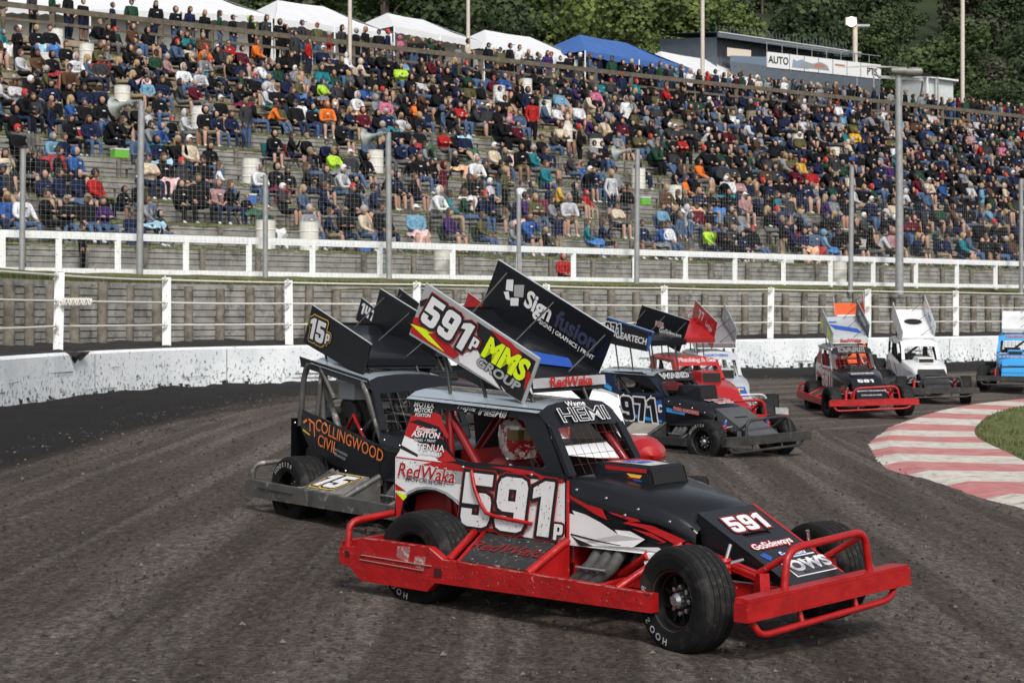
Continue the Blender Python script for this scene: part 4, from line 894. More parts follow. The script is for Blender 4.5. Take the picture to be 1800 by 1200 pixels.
# ------------------------------------------------------------------ blankets, folding chairs, cool boxes among the nearer people
def cloth_lump(r, w=.6, d=.55, h=.16, drop=.45):
    V = []; F = []; n, m = 12, 10
    for j in range(m + 1):
        for i in range(n + 1):
            a = i / n * 2 - 1; t = j / m; yy = -t * (d + drop)
            if t * (d + drop) < d: z = h * .6 * (1 - abs(a) ** 3) + .06 * math.sin(a * 5 + j) * r.uniform(.5, 1); y_ = yy
            else: e = t * (d + drop) - d; y_ = -d - .06 * math.sin(e * 6 + a * 4); z = h * .5 * (1 - abs(a) ** 3) - e
            V.append((a * w / 2 * (1 + .1 * math.sin(j * 1.7)), y_ + .03 * math.sin(a * 9), z - .25 * max(0, abs(a) - .75)))
    F = [(j * (n + 1) + i, j * (n + 1) + i + 1, (j + 1) * (n + 1) + i + 1, (j + 1) * (n + 1) + i) for j in range(m) for i in range(n)]
    return V, F
nearp = [p_ for p_ in people if id(p_[0]) in near and p_[0][5] >= 0 and p_[0][4] < NSIT]
BC = [('blue', (.05, .16, .42)), ('teal', (.02, .17, .22)), ('pale pink', (.66, .42, .42)), ('grey', (.16, .17, .19)), ('white', (.66, .66, .66)), ('red', (.30, .03, .03)), ('navy', (.015, .025, .07)), ('dark green', (.03, .09, .05)), ('powder blue', (.30, .48, .62)), ('apricot', (.68, .38, .24)), ('maroon', (.12, .01, .03))]
cr2 = random.Random(3); pick = cr2.sample(nearp, 104); cnt = {}
for i, p_ in enumerate(pick[:50]):
    s_ = p_[0]; cn_, c_ = BC[i % len(BC)]; V, F = cloth_lump(cr2, cr2.uniform(.5, .8)); q = MB(); q.add(V, F, mat('blanket_' + cn_.replace(' ', '_'), c_, .95, var=.3, vscale=7, dirt=(tuple(min(.8, k_ * 1.8 + .02) for k_ in c_), 9, .56, .6)), True); q.add([(a, b, c - .012) for a, b, c in V], [f[::-1] for f in F], MATS['blanket_' + cn_.replace(' ', '_')], True)
    o = q.build('blanket'); o.location = (s_[0], s_[1], s_[2] + .56 * p_[2]); o.rotation_euler = (0, 0, p_[1]); b, side = place_word(s_[6]); key = (cn_, b, side, s_[5]); cnt[key] = cnt.get(key, 0) + 1
    tag(o, f'{["", "second ", "third ", "fourth ", "fifth "][cnt[key] - 1]}{cn_} blanket over the knees of a spectator, {ROWN[s_[5]]}, {side} of {PN[b]} pole', 'blanket', 'blankets on laps')
chair_fr = mat('chair_frame', (.03, .03, .032), .5)
for i, p_ in enumerate(pick[50:92]):
    s_ = p_[0]; cn_, c_ = [('blue', (.03, .1, .36)), ('black', (.02, .02, .022)), ('green', (.02, .10, .05)), ('teal', (.02, .16, .17)), ('red', (.40, .02, .03)), ('navy', (.02, .03, .08))][i % 6]
    b, side = place_word(s_[6]); key = ('ch', cn_, b, side, s_[5]); cnt[key] = cnt.get(key, 0) + 1
    r = thing('folding_chair', f'{["", "second ", "third ", "fourth ", "fifth "][cnt[key] - 1]}{cn_} folding camp chair, {ROWN[s_[5]]}, {side} of {PN[b]} pole', 'chair', (s_[0], s_[1], s_[2]), p_[1], 'folding chairs on the terraces'); cm = mat('canvas_' + cn_, c_, .85, var=.15)
    q = MB(); q.add([(-.27, .12, .5), (.27, .12, .5), (.29, .24, .98), (-.29, .24, .98)], [(0, 1, 2, 3), (3, 2, 1, 0)], cm); q.build('backrest', r)
    q = MB(); q.add([(-.28, -.3, .42), (.28, -.3, .42), (.27, .15, .40), (-.27, .15, .40)], [(0, 1, 2, 3), (3, 2, 1, 0)], cm); q.build('seat', r)
    q = MB()
    for a in (-.3, .3): q.tube([(a, -.32, .02), (a, .24, 1.0)], .014, chair_fr, 5); q.tube([(a, .24, .02), (a, -.3, .62), (a, .18, .66)], .014, chair_fr, 5)
    q.tube([(-.3, -.3, .02), (.3, -.28, .42)], .012, chair_fr, 5); q.tube([(.3, -.3, .02), (-.3, -.28, .42)], .012, chair_fr, 5); q.build('frame', r)
for i, p_ in enumerate(pick[92:104]):
    s_ = p_[0]; cn_, c_ = [('blue', (.03, .12, .40)), ('red', (.45, .02, .02)), ('lime green', (.15, .5, .05)), ('white', (.6, .62, .62))][i % 4]; b, side = place_word(s_[6]); key = ('cb', cn_, b, side, s_[5]); cnt[key] = cnt.get(key, 0) + 1
    e = SL.at(s_[7], td(s_[5]) + .35); r = thing('cool_box', f'{["", "second ", "third ", "fourth ", "fifth "][cnt[key] - 1]}{cn_} cool box with pale lid, {ROWN[s_[5]]}, {side} of {PN[b]} pole', 'cool box', (e[0], e[1], s_[2]), p_[1], 'cool boxes on the terraces')
    MB().box((0, 0, .16), (.5, .32, .3), mat('coolbox_' + cn_.replace(' ', '_'), c_, .5)).build('tub', r); MB().box((0, 0, .335), (.52, .34, .05), mat('lid_white', (.66, .67, .67), .5)).build('lid', r)
# ------------------------------------------------------------------ race cars (x forward, y to the car's left, z up, metres)
DUST = (.095, .082, .075)
def paint(name, c, rough=.3, d=.66): return mat('paint_' + name, c, rough, var=.05, vscale=6, coat=.35, dirt=(DUST, 7, d, d + .16))
PB = mat('paint_black', (.008, .009, .012), .3, coat=.2, spec=.3, bump=.25, bscale=3, speck=((.16, .16, .16), 38, .69, .73), dirt=((.06, .054, .048), 7, .66, .84)); PR = paint('red', (.38, .006, .008), .35, .64); PW = paint('white', (.72, .73, .74), .35, .68); PG = paint('grey', (.36, .37, .37), .35, .7); PY = mat('sticker_yellow', (.68, .86, .01), .4)
PBL = paint('blue', (.02, .12, .42), .3); PSK = paint('sky', (.04, .32, .70), .35, .7); POR = paint('orange', (.80, .12, .02), .35); PSL = paint('silver', (.42, .45, .48), .3); PTE = mat('sticker_teal', (.05, .5, .45), .5)
SB = mat('sticker_black', (.010, .010, .012), .45); SW = mat('sticker_white', (.74, .74, .75), .45, var=.05, speck=((.25, .22, .2), 30, .68, .75)); SR = mat('sticker_red', (.42, .008, .010), .45); SG = mat('sticker_grey', (.34, .36, .36), .45); SO = mat('sticker_orange', (.78, .20, .04), .5); SYE = mat('sticker_amber', (.80, .50, .05), .5); SNB = mat('sticker_blue', (.02, .08, .40), .5)
SDK = mat('sticker_dull', (.07, .07, .085), .5); SNV = mat('sticker_navy', (.03, .035, .07), .5); SRD = mat('sticker_dkred', (.20, .008, .010), .5)
STEEL_R = mat('chassis_red', (.36, .006, .007), .42, var=.15, vscale=5, bump=.8, bscale=7, speck=((.55, .25, .22), 13, .66, .72), dirt=((.05, .012, .012), 5, .6, .75))
STEEL_K = mat('chassis_black', (.035, .035, .036), .5, .2, var=.3, vscale=5, speck=((.22, .21, .20), 9, .6, .72), dirt=(DUST, 4, .5, .75))
STEEL_S = mat('chassis_silver', (.45, .46, .46), .4, .3, var=.2, vscale=6, dirt=(DUST, 4, .55, .75))
TYRE = mat('tyre', (.009, .009, .010), .8, spec=.2, var=.25, vscale=9, dirt=((.05, .046, .042), 5, .55, .75)); TREAD = mat('tyre_tread', (.012, .012, .013), .75, spec=.25, var=.35, vscale=12, speck=((.06, .055, .05), 22, .55, .7), dirt=((.055, .05, .046), 5, .55, .75)); GRV = mat('tyre_groove', (.006, .006, .006), .9)
TLET = mat('tyre_letters', (.42, .42, .41), .8, var=.5, vscale=14); RIMM = mat('rim_black', (.012, .012, .013), .35, .5); CHR = mat('bright_metal', (.55, .55, .56), .25, .9); DARK = mat('dark_void', (.006, .006, .006), .8)
ENG = mat('engine_dark', (.03, .03, .03), .5, .3, var=.4, vscale=12, dirt=((.12, .11, .1), 14, .56, .66)); HOSE = mat('exhaust_wrap', (.06, .06, .06), .7, var=.3, vscale=30); SEATR = mat('seat_red', (.32, .01, .01), .6); BLUEM = mat('spring_blue', (.02, .1, .5), .4)
def side_fn(sy, yb=.5, lean=.07, z0=1.0):
    return lambda u, v, w: (u, sy * (yb - lean * max(0, (v - z0) / .45) + w), v)
def xb(pts, off=0): return pts
def wheel(parent, x, y, rad, wid, steer=0, side=-1, letters=None, lod=0):
    r = bpy.data.objects.new('wheel', None); COL.objects.link(r); r.parent = parent; r.location = (x, y, rad); r.rotation_euler = (0, 0, steer)
    h = wid / 2; n = 40 if not lod else 20; q = MB(); rr = rad * .56
    prof = [(-h * .82, rr), (-h * .95, rr * 1.06), (-h * 1.02, rad * .78), (-h * 1.0, rad * .88), (-h * .9, rad * .955), (-h * .78, rad * .985)]; ms = [TYRE] * 5
    if not lod:
        for g_ in (-.5, -.17, .17, .5): prof += [(h * g_ - .004, rad), (h * g_ - .003, rad - .008), (h * g_ + .003, rad - .008), (h * g_ + .004, rad)]; ms += [TREAD, GRV, GRV, GRV]
        ms = ms[:5] + sum([[TREAD, GRV, GRV, GRV] for _ in range(4)], []) + [TREAD]
    else: prof += [(0, rad)]; ms = [TYRE] * 5 + [TREAD, TREAD]
    prof += [(h * .78, rad * .985), (h * .9, rad * .955), (h * 1.0, rad * .88), (h * 1.02, rad * .78), (h * .95, rr * 1.06), (h * .82, rr)]; ms += [TYRE] * 5
    q.lathe(prof, ms, n, 'y')
    if letters:
        for k, ch in enumerate(letters[0]):
            a = letters[1] + k * letters[2]; er = Vector((math.cos(a), 0, math.sin(a))); et = Vector((-math.sin(a), 0, math.cos(a))) * (1 if side > 0 else -1) * -1
            nn = Vector((0, side, 0)); up = er * letters[3]; rt = et * letters[3]
            q.text(ch, lambda u, v, w, er=er, up=up, rt=rt: tuple(er * (rad * .76) + rt * u + up * v + nn * (h * 1.025 + w)), TLET, .062, (0, 0), .003, .02)
    q.build('tyre', r); q = MB(); s_ = side
    q.lathe([(s_ * h * .84, rr * 1.02), (s_ * h * .9, rr), (s_ * h * .82, rr * .93), (s_ * h * .55, rr * .9), (s_ * h * .5, rr * .84), (s_ * h * .25, rr * .82), (s_ * h * .2, rr * .5), (s_ * h * .3, rr * .34), (s_ * h * .3, .0)], RIMM, n if not lod else 16, 'y')
    q.lathe([(-s_ * h * .84, rr * 1.02), (-s_ * h * .5, rr * .9), (s_ * h * .2, rr * .84)], RIMM, 16, 'y')
    if not lod:
        q.lathe([(s_ * h * .86, rr * 1.035), (s_ * h * .93, rr * 1.01), (s_ * h * .9, rr * .985)], mat('rim_edge', (.10, .10, .105), .3, .7), n, 'y')
        for k in range(8): a = k * .785; q.lathe([(s_ * (h * .3), .001), (s_ * (h * .3 + .022), .0), (s_ * (h * .3 + .02), .016), (s_ * h * .26, .02)], CHR, 6, 'y', (rr * .44 * math.cos(a), 0, rr * .44 * math.sin(a)))
        for k in range(8): a = k * .785 + .39; q.bar((rr * .5 * math.cos(a), s_ * h * .25, rr * .5 * math.sin(a)), (rr * .8 * math.cos(a), s_ * h * .28, rr * .8 * math.sin(a)), .05, .02, RIMM)
        q.lathe([(s_ * (h * .3), .055), (s_ * (h * .3 + .05), .05), (s_ * (h * .3 + .07), .03), (s_ * (h * .3 + .07), 0)], CHR, 14, 'y')
        q.lathe([(s_ * (h * .42), rr * .9), (s_ * (h * .44), rr * .88), (s_ * (h * .40), rr * .86)], CHR, n, 'y')
    q.build('rim', r); return r
def make_car(S):
    X, Y, yaw, roll, pitch, dz = S['pose']; lod = S.get('lod', 0)
    M3 = Matrix.Rotation(R(yaw), 3, 'Z') @ Matrix.Rotation(R(roll), 3, 'X') @ Matrix.Rotation(R(pitch), 3, 'Y')
    r = thing('race_car', S['label'], 'race car', (X, Y, G(X, Y) + dz), 0, 'race cars on the track'); r.rotation_euler = M3.to_euler()
    ch, body, roof_m, hood = S['chassis'], S['body'], S['roof'], S['hood']; cage = S.get('cage', ch)
    yL, yR = S.get('yL', .44), S.get('yR', .46); rz = S.get('rz', 0); rr_ = S.get('rr', 0); rk = S.get('rake', 0); xr = S.get('xr', -1.62); beltF = S.get('belt', 0)
    tb = 6 if lod else 10
    def zt(x): return 1.44 + rz + (x + .33) / -1.3 * (.04 + rk)      # roof line
    # --- chassis
    q = MB()
    for s_ in (-1, 1):
        q.bar((-1.75, s_ * .32, .33), (.95, s_ * .36, .33), .06, .1, ch); q.bar((.95, s_ * .36, .34), (1.66, s_ * .34, .36), .06, .1, ch)
        q.tube([(.8, s_ * .38, .34), (.92, s_ * .40, .60), (1.47, s_ * .40, .47), (1.49, s_ * .40, .36), (1.68, s_ * .42, .36)], .03, ch, tb)
        q.bar((.9, s_ * .4, .60), (1.48, s_ * .4, .465), .05, .055, ch); q.bar((1.48, s_ * .4, .49), (1.50, s_ * .41, .33), .07, .09, ch)
        q.tube([(-1.1, s_ * .4, .34), (-1.2, s_ * .42, .95)], .022, cage, tb)
    for x in (-1.6, -.9, -.1, .5, 1.3): q.bar((x, -.34, .33), (x, .36, .33), .05, .07, ch)
    q.build('chassis', r)
    MB().box((-.35, 0, .24), (2.6, .7, .03), STEEL_K).build('floor_pan', r)
    q = MB(); q.box((.45, .02, .5), (.62, .42, .42), ENG); q.box((.45, .02, .76), (.5, .3, .14), ENG); q.box((-.02, 0, .55), (.03, .86, .6), ch); q.lathe([(0, .17), (.06, .17), (.07, .05), (.09, .05)], ENG, 14, 'x', (.78, 0, .55))
    for k in range(4): q.tube([(.25 + k * .13, -.2, .62), (.25 + k * .13, -.34, .6), (.22 + k * .12, -.4, .45)], .03, ENG, 6)
    q.build('engine', r)
    # --- side rails
    for s_ in (-1, 1):
        q = MB()
        if S.get('hero') and s_ < 0: L = [(-1.84, .38), (-1.84, .27), (-1.80, .25), (-1.74, .25), (-1.61, .155), (-.95, .155), (-.87, .225), (1.02, .25), (1.02, .37), (-.8, .392), (-.94, .465), (-1.61, .465), (-1.68, .39)]
        else: L = [(-1.84, .41), (-1.86, .27), (-1.7, .24), (1.0, .26), (1.0, .38), (-1.7, .41)]
        L = L if s_ < 0 else L
        fn = lambda u, v, w, s_=s_: (u, s_ * (.895 + w), v)
        q.plate([L[::-1]], fn, .07, ch)
        fr_ = random.Random(9)
        for _ in range(220 if S.get('hero') and s_ < 0 else 0):
            a, b = fr_.uniform(-1.8, 1.0), fr_.uniform(.26, .37); s2 = fr_.uniform(.002, .009); q.decal([(a - s2, b), (a, b - s2 * fr_.uniform(.4, 1.2)), (a + s2, b), (a, b + s2)], lambda u, v, w: (u, -.9312 - w, v), _ * .00001, fr_.choice((clod_m[0], clod_m[1], mat('chip', (.30, .12, .11), .7))))
        [q.bar((L[j][0], s_ * .925, L[j][1] + .001), (L[(j + 1) % len(L)][0], s_ * .925, L[(j + 1) % len(L)][1] + .001), .012, .004, mat('worn_edge_highlight', (.50, .20, .18), .45, speck=((.30, .01, .01), 9, .48, .54))) for j in range(8 if S.get('hero') and s_ < 0 else 0, len(L) - 1) if S.get('hero') and s_ < 0]  # thin strips paint a pale highlight, mixed with wear, along the rail edge
        q.bar((-1.6, s_ * .938, .345), (-.9, s_ * .938, .34), .010, .005, mat('scrape', (.45, .22, .2), .5) if ch is STEEL_R else STEEL_K)
        if S.get('hero') and s_ < 0:
            q.bar((-1.62, s_ * .937, .31), (-.98, s_ * .937, .30), .008, .004, mat('scrape', (.45, .22, .2), .5))
            q.box((-.84, -.933, .30), (.07, .006, .06), mat('socket_dark', (.05, .004, .004), .6)); q.box((-1.75, -.933, .335), (.04, .006, .04), mat('socket_dark', (.05, .004, .004), .6))
            for a, b, c in ((-1.18, .41, .07), (-1.02, .36, .06)): q.decal([(a - c, b - c * .6), (a + c * .7, b - c), (a + c, b + c * .6), (a - c * .8, b + c * .5)], lambda u, v, w: (u, -.9315, v), 0, mat('scuff', (.30, .10, .10), .7, speck=((.5, .4, .38), 40, .5, .6)))
        q.build('side_rail', r)
        q = MB()
        for x, t_ in ((-.80, .028), (-.71, .016)): MB().tube([(x, s_ * .87, .38), (x - .08, s_ * .50, .55), (x - .12, s_ * .34, .36)], t_, ch, tb).build('outrigger', r)
        q.tube([(-.07, s_ * .87, .37), (-.03, s_ * .50, .56)], .03, ch, tb); MB().bar((.42, s_ * .87, .3), (.42, s_ * .34, .32), .05, .06, ch).build('outrigger', r)
        MB().tube([(.70, s_ * .88, .36), (.88, s_ * .44, .62)], .024, ch, tb).build('outrigger', r); MB().tube([(.3, s_ * .36, .33), (.62, s_ * .45, .52)], .03, ch, tb).build('outrigger', r); q.bar((-.80, s_ * .72, .45), (-.68, s_ * .72, .45), .03, .03, ch) if False else None
        q.plate([[(0, 0), (.38, -.16), (.36, -.30), (0, -.30)]], lambda u, v, w, s_=s_: (-.02 + w - u * .12, s_ * (.5 + u), .55 + v), .015, ch)
        q.build('outrigger', r)
        q = MB(); q.plate([[(-.77, .5), (-.12, .5), (-.08, .87), (-.68, .87)]] if not S.get('open_side') else [[(-1.0, .5), (-.2, .5), (-.1, .87), (-.95, .87)]], lambda u, v, w, s_=s_: (u, s_ * v, .535 - (v - .5) * .40 + w), .018, S.get('deck', STEEL_K))
        if s_ < 0 and S.get('deck_text'): q.text(S['deck_text'][0], lambda u, v, w: (u, -.68 + v * .93, .466 + v * .37 + w), S['deck_text'][1], .16 if S.get('hero') else .34, (-.42, 0) if S.get('hero') else (-.55, 0), .013, .01, .25, sx=S['deck_text'][2], outline=S['deck_text'][3])
        q.build('side_deck', r)
    # --- front bumper
    q = MB(); q.box((1.72, 0, .345), (.10, 1.94, .115), ch); q.box((1.70, 0, .41), (.10, 1.86, .03), ch); q.box((1.745, 0, .415), (.035, 1.9, .022), ch); q.box((1.775, 0, .30), (.012, 1.94, .018), ch)
    q.build('front_bumper', r)
    arc = lambda p, c, n_=5: [tuple(Vector(p[0]).lerp(Vector(c), t).lerp(Vector(c).lerp(Vector(p[1]), t), t)) for t in np.linspace(0, 1, n_)]
    q = MB()
    q.tube([(1.68, -.44, .40)] + arc([(1.68, -.42, .56), (1.68, -.28, .665)], (1.68, -.41, .655)) + arc([(1.68, .40, .685), (1.68, .545, .56)], (1.68, .53, .685)) + [(1.69, .57, .41)], .026, ch, tb)
    q.tube([(1.68, -.36, .63), (1.46, -.40, .49)], .022, ch, tb); q.tube([(1.68, .48, .66), (1.44, .42, .50)], .022, ch, tb); q.build('bumper_hoop', r)
    q = MB(); q.tube([(1.72, -.88, .30)] + arc([(1.74, -.84, .24), (1.76, -.74, .19)], (1.75, -.82, .19)) + arc([(1.76, .62, .215), (1.74, .80, .28)], (1.76, .74, .22)) + [(1.72, .84, .32)], .022, ch, tb)
    for y in (-.35, .3): q.tube([(1.76, y, .2), (1.73, y, .3)], .018, ch, tb)
    q.build('lower_loop', r)
    # --- rear bar
    q = MB()
    for s_ in (-1, 1): q.tube([(-1.80, s_ * .88, .36)] + arc([(-1.80, s_ * .87, .5), (-1.78, s_ * .74, .57)], (-1.80, s_ * .86, .57)) + [(-1.72, s_ * .42, .60)], .026, ch, tb)
    q.bar((-1.86, -.86, .36), (-1.9, 0, .36), .06, .11, ch); q.bar((-1.9, 0, .36), (-1.86, .86, .36), .06, .11, ch); q.tube([(-1.75, -.45, .6), (-1.75, .45, .6)], .026, ch, tb)
    for s_ in (-1, 1): q.tube([(-1.72, s_ * .4, .6), (-1.5, s_ * .36, .36)], .024, ch, tb)
    q.build('rear_bar', r)
    # --- suspension
    q = MB()
    for s_ in (-1, 1):
        for a_, b_, c_ in (((1.3, s_ * .34, .55), (1.2, s_ * .66, .5), CHR), ((1.4, s_ * .36, .34), (1.22, s_ * .66, .26), CHR), ((1.05, s_ * .36, .34), (1.16, s_ * .66, .26), ENG)): MB().tube([a_, b_], .015, c_, 6).build('wishbone', r)
        q = MB()
        q.tube([(1.28, s_ * .45, .66), (1.25, s_ * .58, .3)], .014, CHR, 6); q.lathe([(-.12, .038), (-.1, .046), (-.08, .038), (-.06, .046), (-.04, .038), (-.02, .046), (0, .038), (.02, .046), (.04, .038), (.06, .046), (.08, .038)], S.get('spring', SR), 8, 'z', (1.27, s_ * .5, .5)); q.lathe([(0, .03), (.05, .03), (.05, 0)], BLUEM, 8, 'z', (1.275, s_ * .48, .58)) if S.get('spring_top') else None
        q.build('shock_absorber', r)
    q = MB(); q.tube([(-1.19, -.6, .34), (-1.19, .6, .34)], .05, ENG, 8); q.lathe([(-.16, .05), (-.1, .15), (.1, .15), (.16, .05)], ENG, 12, 'y', (-1.19, 0, .34)); q.build('rear_axle', r)
    # --- nose plate
    q = MB(); fnN = lambda u, v, w: (.93 + .745 * v + w * .48, u, .815 - .405 * v + w * .87 + .0)
    q.plate([[(-.33, 0), (-.33, 1), (.33, 1), (.33, 0)], [(-.18, .33), (.12, .33), (.12, .375), (-.18, .375)]][:2], fnN, .012, S['nose'])
    for s_ in (-1, 1): q.plate([[(.93, .81), (1.67, .41), (1.63, .39), (1.12, .55), (.97, .62)]], lambda u, v, w, s_=s_: (u, s_ * (.322 + w), v), .012, S['nose'])
    q.box((1.1, 0, .66), (.2, .5, .02), DARK)
    for t in S.get('nose_text', []): q.text(t[0], lambda u, v, w: fnN(u, -v, w + .008), t[1], t[2], (t[3], -t[4]), .002, t[5], t[6], sx=t[7], outline=t[8], rot=t[9] if len(t) > 9 else 0)
    for t in S.get('nose_dec', []): q.decal(t[0], lambda u, v, w: fnN(u, v, w + .0075), t[2] if len(t) > 2 else 0, t[1])
    q.build('nose_plate', r)
    # --- bonnet with flanges and scoop
    xs = [-.04, .1, .25, .4, .55, .7, .82, .9, .96]; def_edge = [.985, .965, .945, .915, .88, .845, .80, .755, .70]; cen = [1.0, 1.0, .985, .965, .94, .915, .885, .85, .79]; hw = [.49, .49, .485, .475, .455, .43, .405, .385, .37]
    P = []
    for x, e, c, h in zip(xs, def_edge, cen, hw):
        P += [(x, y, z) for y, z in ((-h - .012, e - .17 + .08 * min(1, max(0, x))), (-h - .012, e - .02), (-h + .015, e), (-h * .6, c - .012), (0, c), (h * .6, c - .012), (h - .015, e), (h + .012, e - .02), (h + .012, e - .17))]
    q = MB(); q.add(P, [(i * 9 + j, (i + 1) * 9 + j, (i + 1) * 9 + j + 1, i * 9 + j + 1) for i in range(len(xs) - 1) for j in range(8)], hood, True)
    fh = lambda u, v, w: (u, v, float(np.interp(u, xs, cen)) + w)
    for t in S.get('hood_text', []): q.text(t[0], lambda u, v, w: fh(t[3] - v, u, w), t[1], t[2], (t[4], 0), .012, t[5], 0, sx=t[6], outline=t[7] if len(t) > 7 else None)
    for t in S.get('hood_dec', []): q.decal(t[0], lambda u, v, w: fh(u, v, w), .012, t[1])
    if not lod:
        for s_ in (-1, 1):
            for x in (.05, .3, .55, .78, .45): q.lathe([(0, .012), (s_ * .008, .008), (s_ * .01, 0)], CHR, 7, 'y', (x, s_ * (float(np.interp(x, xs, hw)) + .014), float(np.interp(x, xs, def_edge)) - (.06 if x != .45 else .13)))
    q.build('bonnet', r)
    sc = S.get('scoop', 'low'); q = MB(); a0, a1 = -.02, .47; zt_ = 1.075 if sc == 'low' else 1.16; hw_ = .20
    q.add([(a0, -hw_ - .03, .99), (a1, -hw_, .94), (a1, hw_, .94), (a0, hw_ + .03, .99), (a0, -hw_, zt_ - .015), (a1 - .03, -hw_ + .01, zt_ - .02), (a1 - .03, hw_ - .01, zt_ - .02), (a0, hw_, zt_ - .015), (a1 - .05, -hw_ + .04, zt_), (a1 - .05, hw_ - .04, zt_), (a0, hw_ - .03, zt_), (a0, -hw_ + .03, zt_)],
          [(0, 1, 5, 4), (2, 3, 7, 6), (8, 9, 10, 11), (4, 5, 8, 11), (9, 6, 7, 10), (5, 6, 9, 8), (0, 4, 11, 10, 7, 3)], S.get('scoop_m', hood), False)
    q.add([(a1 - .002, -hw_ + .015, .955), (a1 - .002, hw_ - .015, .955), (a1 - .028, hw_ - .02, zt_ - .035), (a1 - .028, -hw_ + .02, zt_ - .035)], [(0, 1, 2, 3)], DARK); q.add([(a1, -hw_, .94), (a1, hw_, .94), (a1 - .03, hw_ - .01, zt_ - .02), (a1 - .03, -hw_ + .01, zt_ - .02)], [(0, 1, 2, 3)], S.get('scoop_m', hood))
    q.v[-4:] = [(x - .006, y, z) for x, y, z in q.v[-4:]]
    if S.get('hero'):
        fs = lambda u, v, w: (u, -hw_ - .002 - w, v)
        q.decal([(a0 + .08, 1.035), (a1 - .05, 1.03), (a1 - .05, 1.055), (a0 + .08, 1.06)], fs, .006, SR)
        q.decal([(.12, 1.0), (.36, .99), (.38, 1.012), (.13, 1.022)], fs, .006, SYE); q.decal([(.12, .992), (.36, .982), (.36, .992), (.12, 1.001)], fs, .008, SR); q.decal([(.16, .978), (.38, .968), (.38, .978), (.16, .988)], fs, .006, SNB); q.decal([(.14, .962), (.34, .954), (.34, .964), (.14, .972)], fs, .006, SW)
        q.decal([(.0, -.1), (.42, -.17), (.42, .05), (.2, .12)], lambda u, v, w: (u, v, zt_ + w), .004, PW); q.decal([(.03, -.17), (.2, -.17), (.16, .17), (.03, .17)], lambda u, v, w: (u, v, zt_ + w), .003, SR); q.decal([(.1, -.10), (.3, -.10), (.28, .06), (.12, .06)], lambda u, v, w: (u, v, zt_ + w), .006, SNB); q.text('OILS', lambda u, v, w: (.2 - v, u, zt_ + w), SW, .07, (-.02, 0), .009, .01)
    q.build('bonnet_scoop', r)
    # --- cabin sides
    op = S.get('open_side')
    for s_ in (-1, 1):
        yb = yR + .03 if s_ < 0 else yL + .03; yfront = .5; sf = lambda u, v, w, s_=s_, yb=yb: (u, s_ * (.5 + (yb - .53) * 0 + (0 if s_ < 0 else (yL - .46)) - (.5 - yb + .03 + .03) * max(0, (v - 1.0) / .45) + w), v)
        base = [(-1.62, zt(-1.62) - .01), (-1.58, 1.32), (-1.66, 1.06), (-1.7, 1.01), (-1.7, .74), (-1.68, .56), (-1.625, .58), (-1.6, .68), (-1.55, .735), (-1.47, .77), (-1.37, .79), (-1.27, .79), (-1.16, .765), (-1.08, .73), (-1.0, .68), (-.93, .61), (-.88, .545), (-.39, .54), (-.035, .525), (-.035, .985), (-.075, 1.01), (-.26, 1.31), (-.33, zt(-.33) - .005)]
        hole = [(-1.3, 1.385), (-.55, 1.365), (-.48, 1.345), (-.42, 1.27), (-.23, 1.05), (-.25, 1.035), (-.98, 1.03), (-1.08, 1.045), (-1.14, 1.08), (-1.24, 1.19)]
        if op: base = [(-1.5, 1.12), (-1.48, .92), (-1.3, .72), (-.9, .62), (-.03, .50), (-.035, .86)]; hole = None
        if rz and hole: hole = [(a, b + rz * max(0, (b - 1.0) / .45)) for a, b in hole]; base = [(a, b if b > 1.35 or b < 1.05 else b + rz * .5) for a, b in base]
        q = MB(); q.plate([base[::-1]] + ([hole] if hole else []), sf, .014, S.get('side', body), back=S.get('inner', DARK))
        if s_ < 0 or not lod:
            flip = s_ > 0
            for dec in S.get('side_dec', []): q.decal(dec[0], sf, .009 + (dec[2] if len(dec) > 2 else 0), dec[1])
            for t in S.get('side_text', []):
                q.text(t[0], (lambda u, v, w, t=t: sf(t[3] + (-(u) if flip else u), t[4] + v, w)), t[1], t[2], (0, 0), t[9] if len(t) > 9 else .018, t[5], t[6], rot=t[7] if not flip else -t[7], sx=t[8] if not isinstance(t[8], tuple) else t[8][0], outline=t[8][1] if isinstance(t[8], tuple) else None)
            if S.get('hero') and s_ < 0:
                fr_ = random.Random(4)
                for _ in range(260):
                    a, b = fr_.uniform(-.86, -.05), fr_.uniform(.56, .96) ** 1.0
                    if fr_.random() < .35: a, b = fr_.uniform(-1.66, -.95), fr_.uniform(.84, 1.0)
                    s2 = fr_.uniform(.0015, .006); q.decal([(a - s2, b), (a, b - s2 * fr_.uniform(.5, 1.6)), (a + s2, b + s2 * .3), (a, b + s2)], sf, .032 + _ * .00001, fr_.choice((clod_m[0], clod_m[1], clod_m[1])))
            if not lod:
                for a, b in ((-1.0, .99), (-.35, .985), (-.62, .57), (-1.6, .98)): q.lathe([(s_ * .012, .013), (s_ * .02, .009), (s_ * .022, 0)], CHR, 7, 'y', (a, sf(a, b, 0)[1], b))
        q.build('side_panel', r)
        if s_ < 0 and S.get('hero'):
            q = MB(); sfo = lambda u, v, w: sf(u, v, w)
            q.tube([sf(-.90, .975, .03), sf(-.86, .86, .045), sf(-.80, .76, .05), sf(-.74, .69, .05), sf(-.66, .672, .045), sf(-.4, .655, .04), sf(-.33, .648, .03)], .014, STEEL_R, 8); q.build('guard_bar', r)
            q = MB(); q.tube([sf(-.02, 1.0 - .03, .012), sf(-.02, .53, .012)], .012, STEEL_R, 6); q.build('body_seam_bar', r)
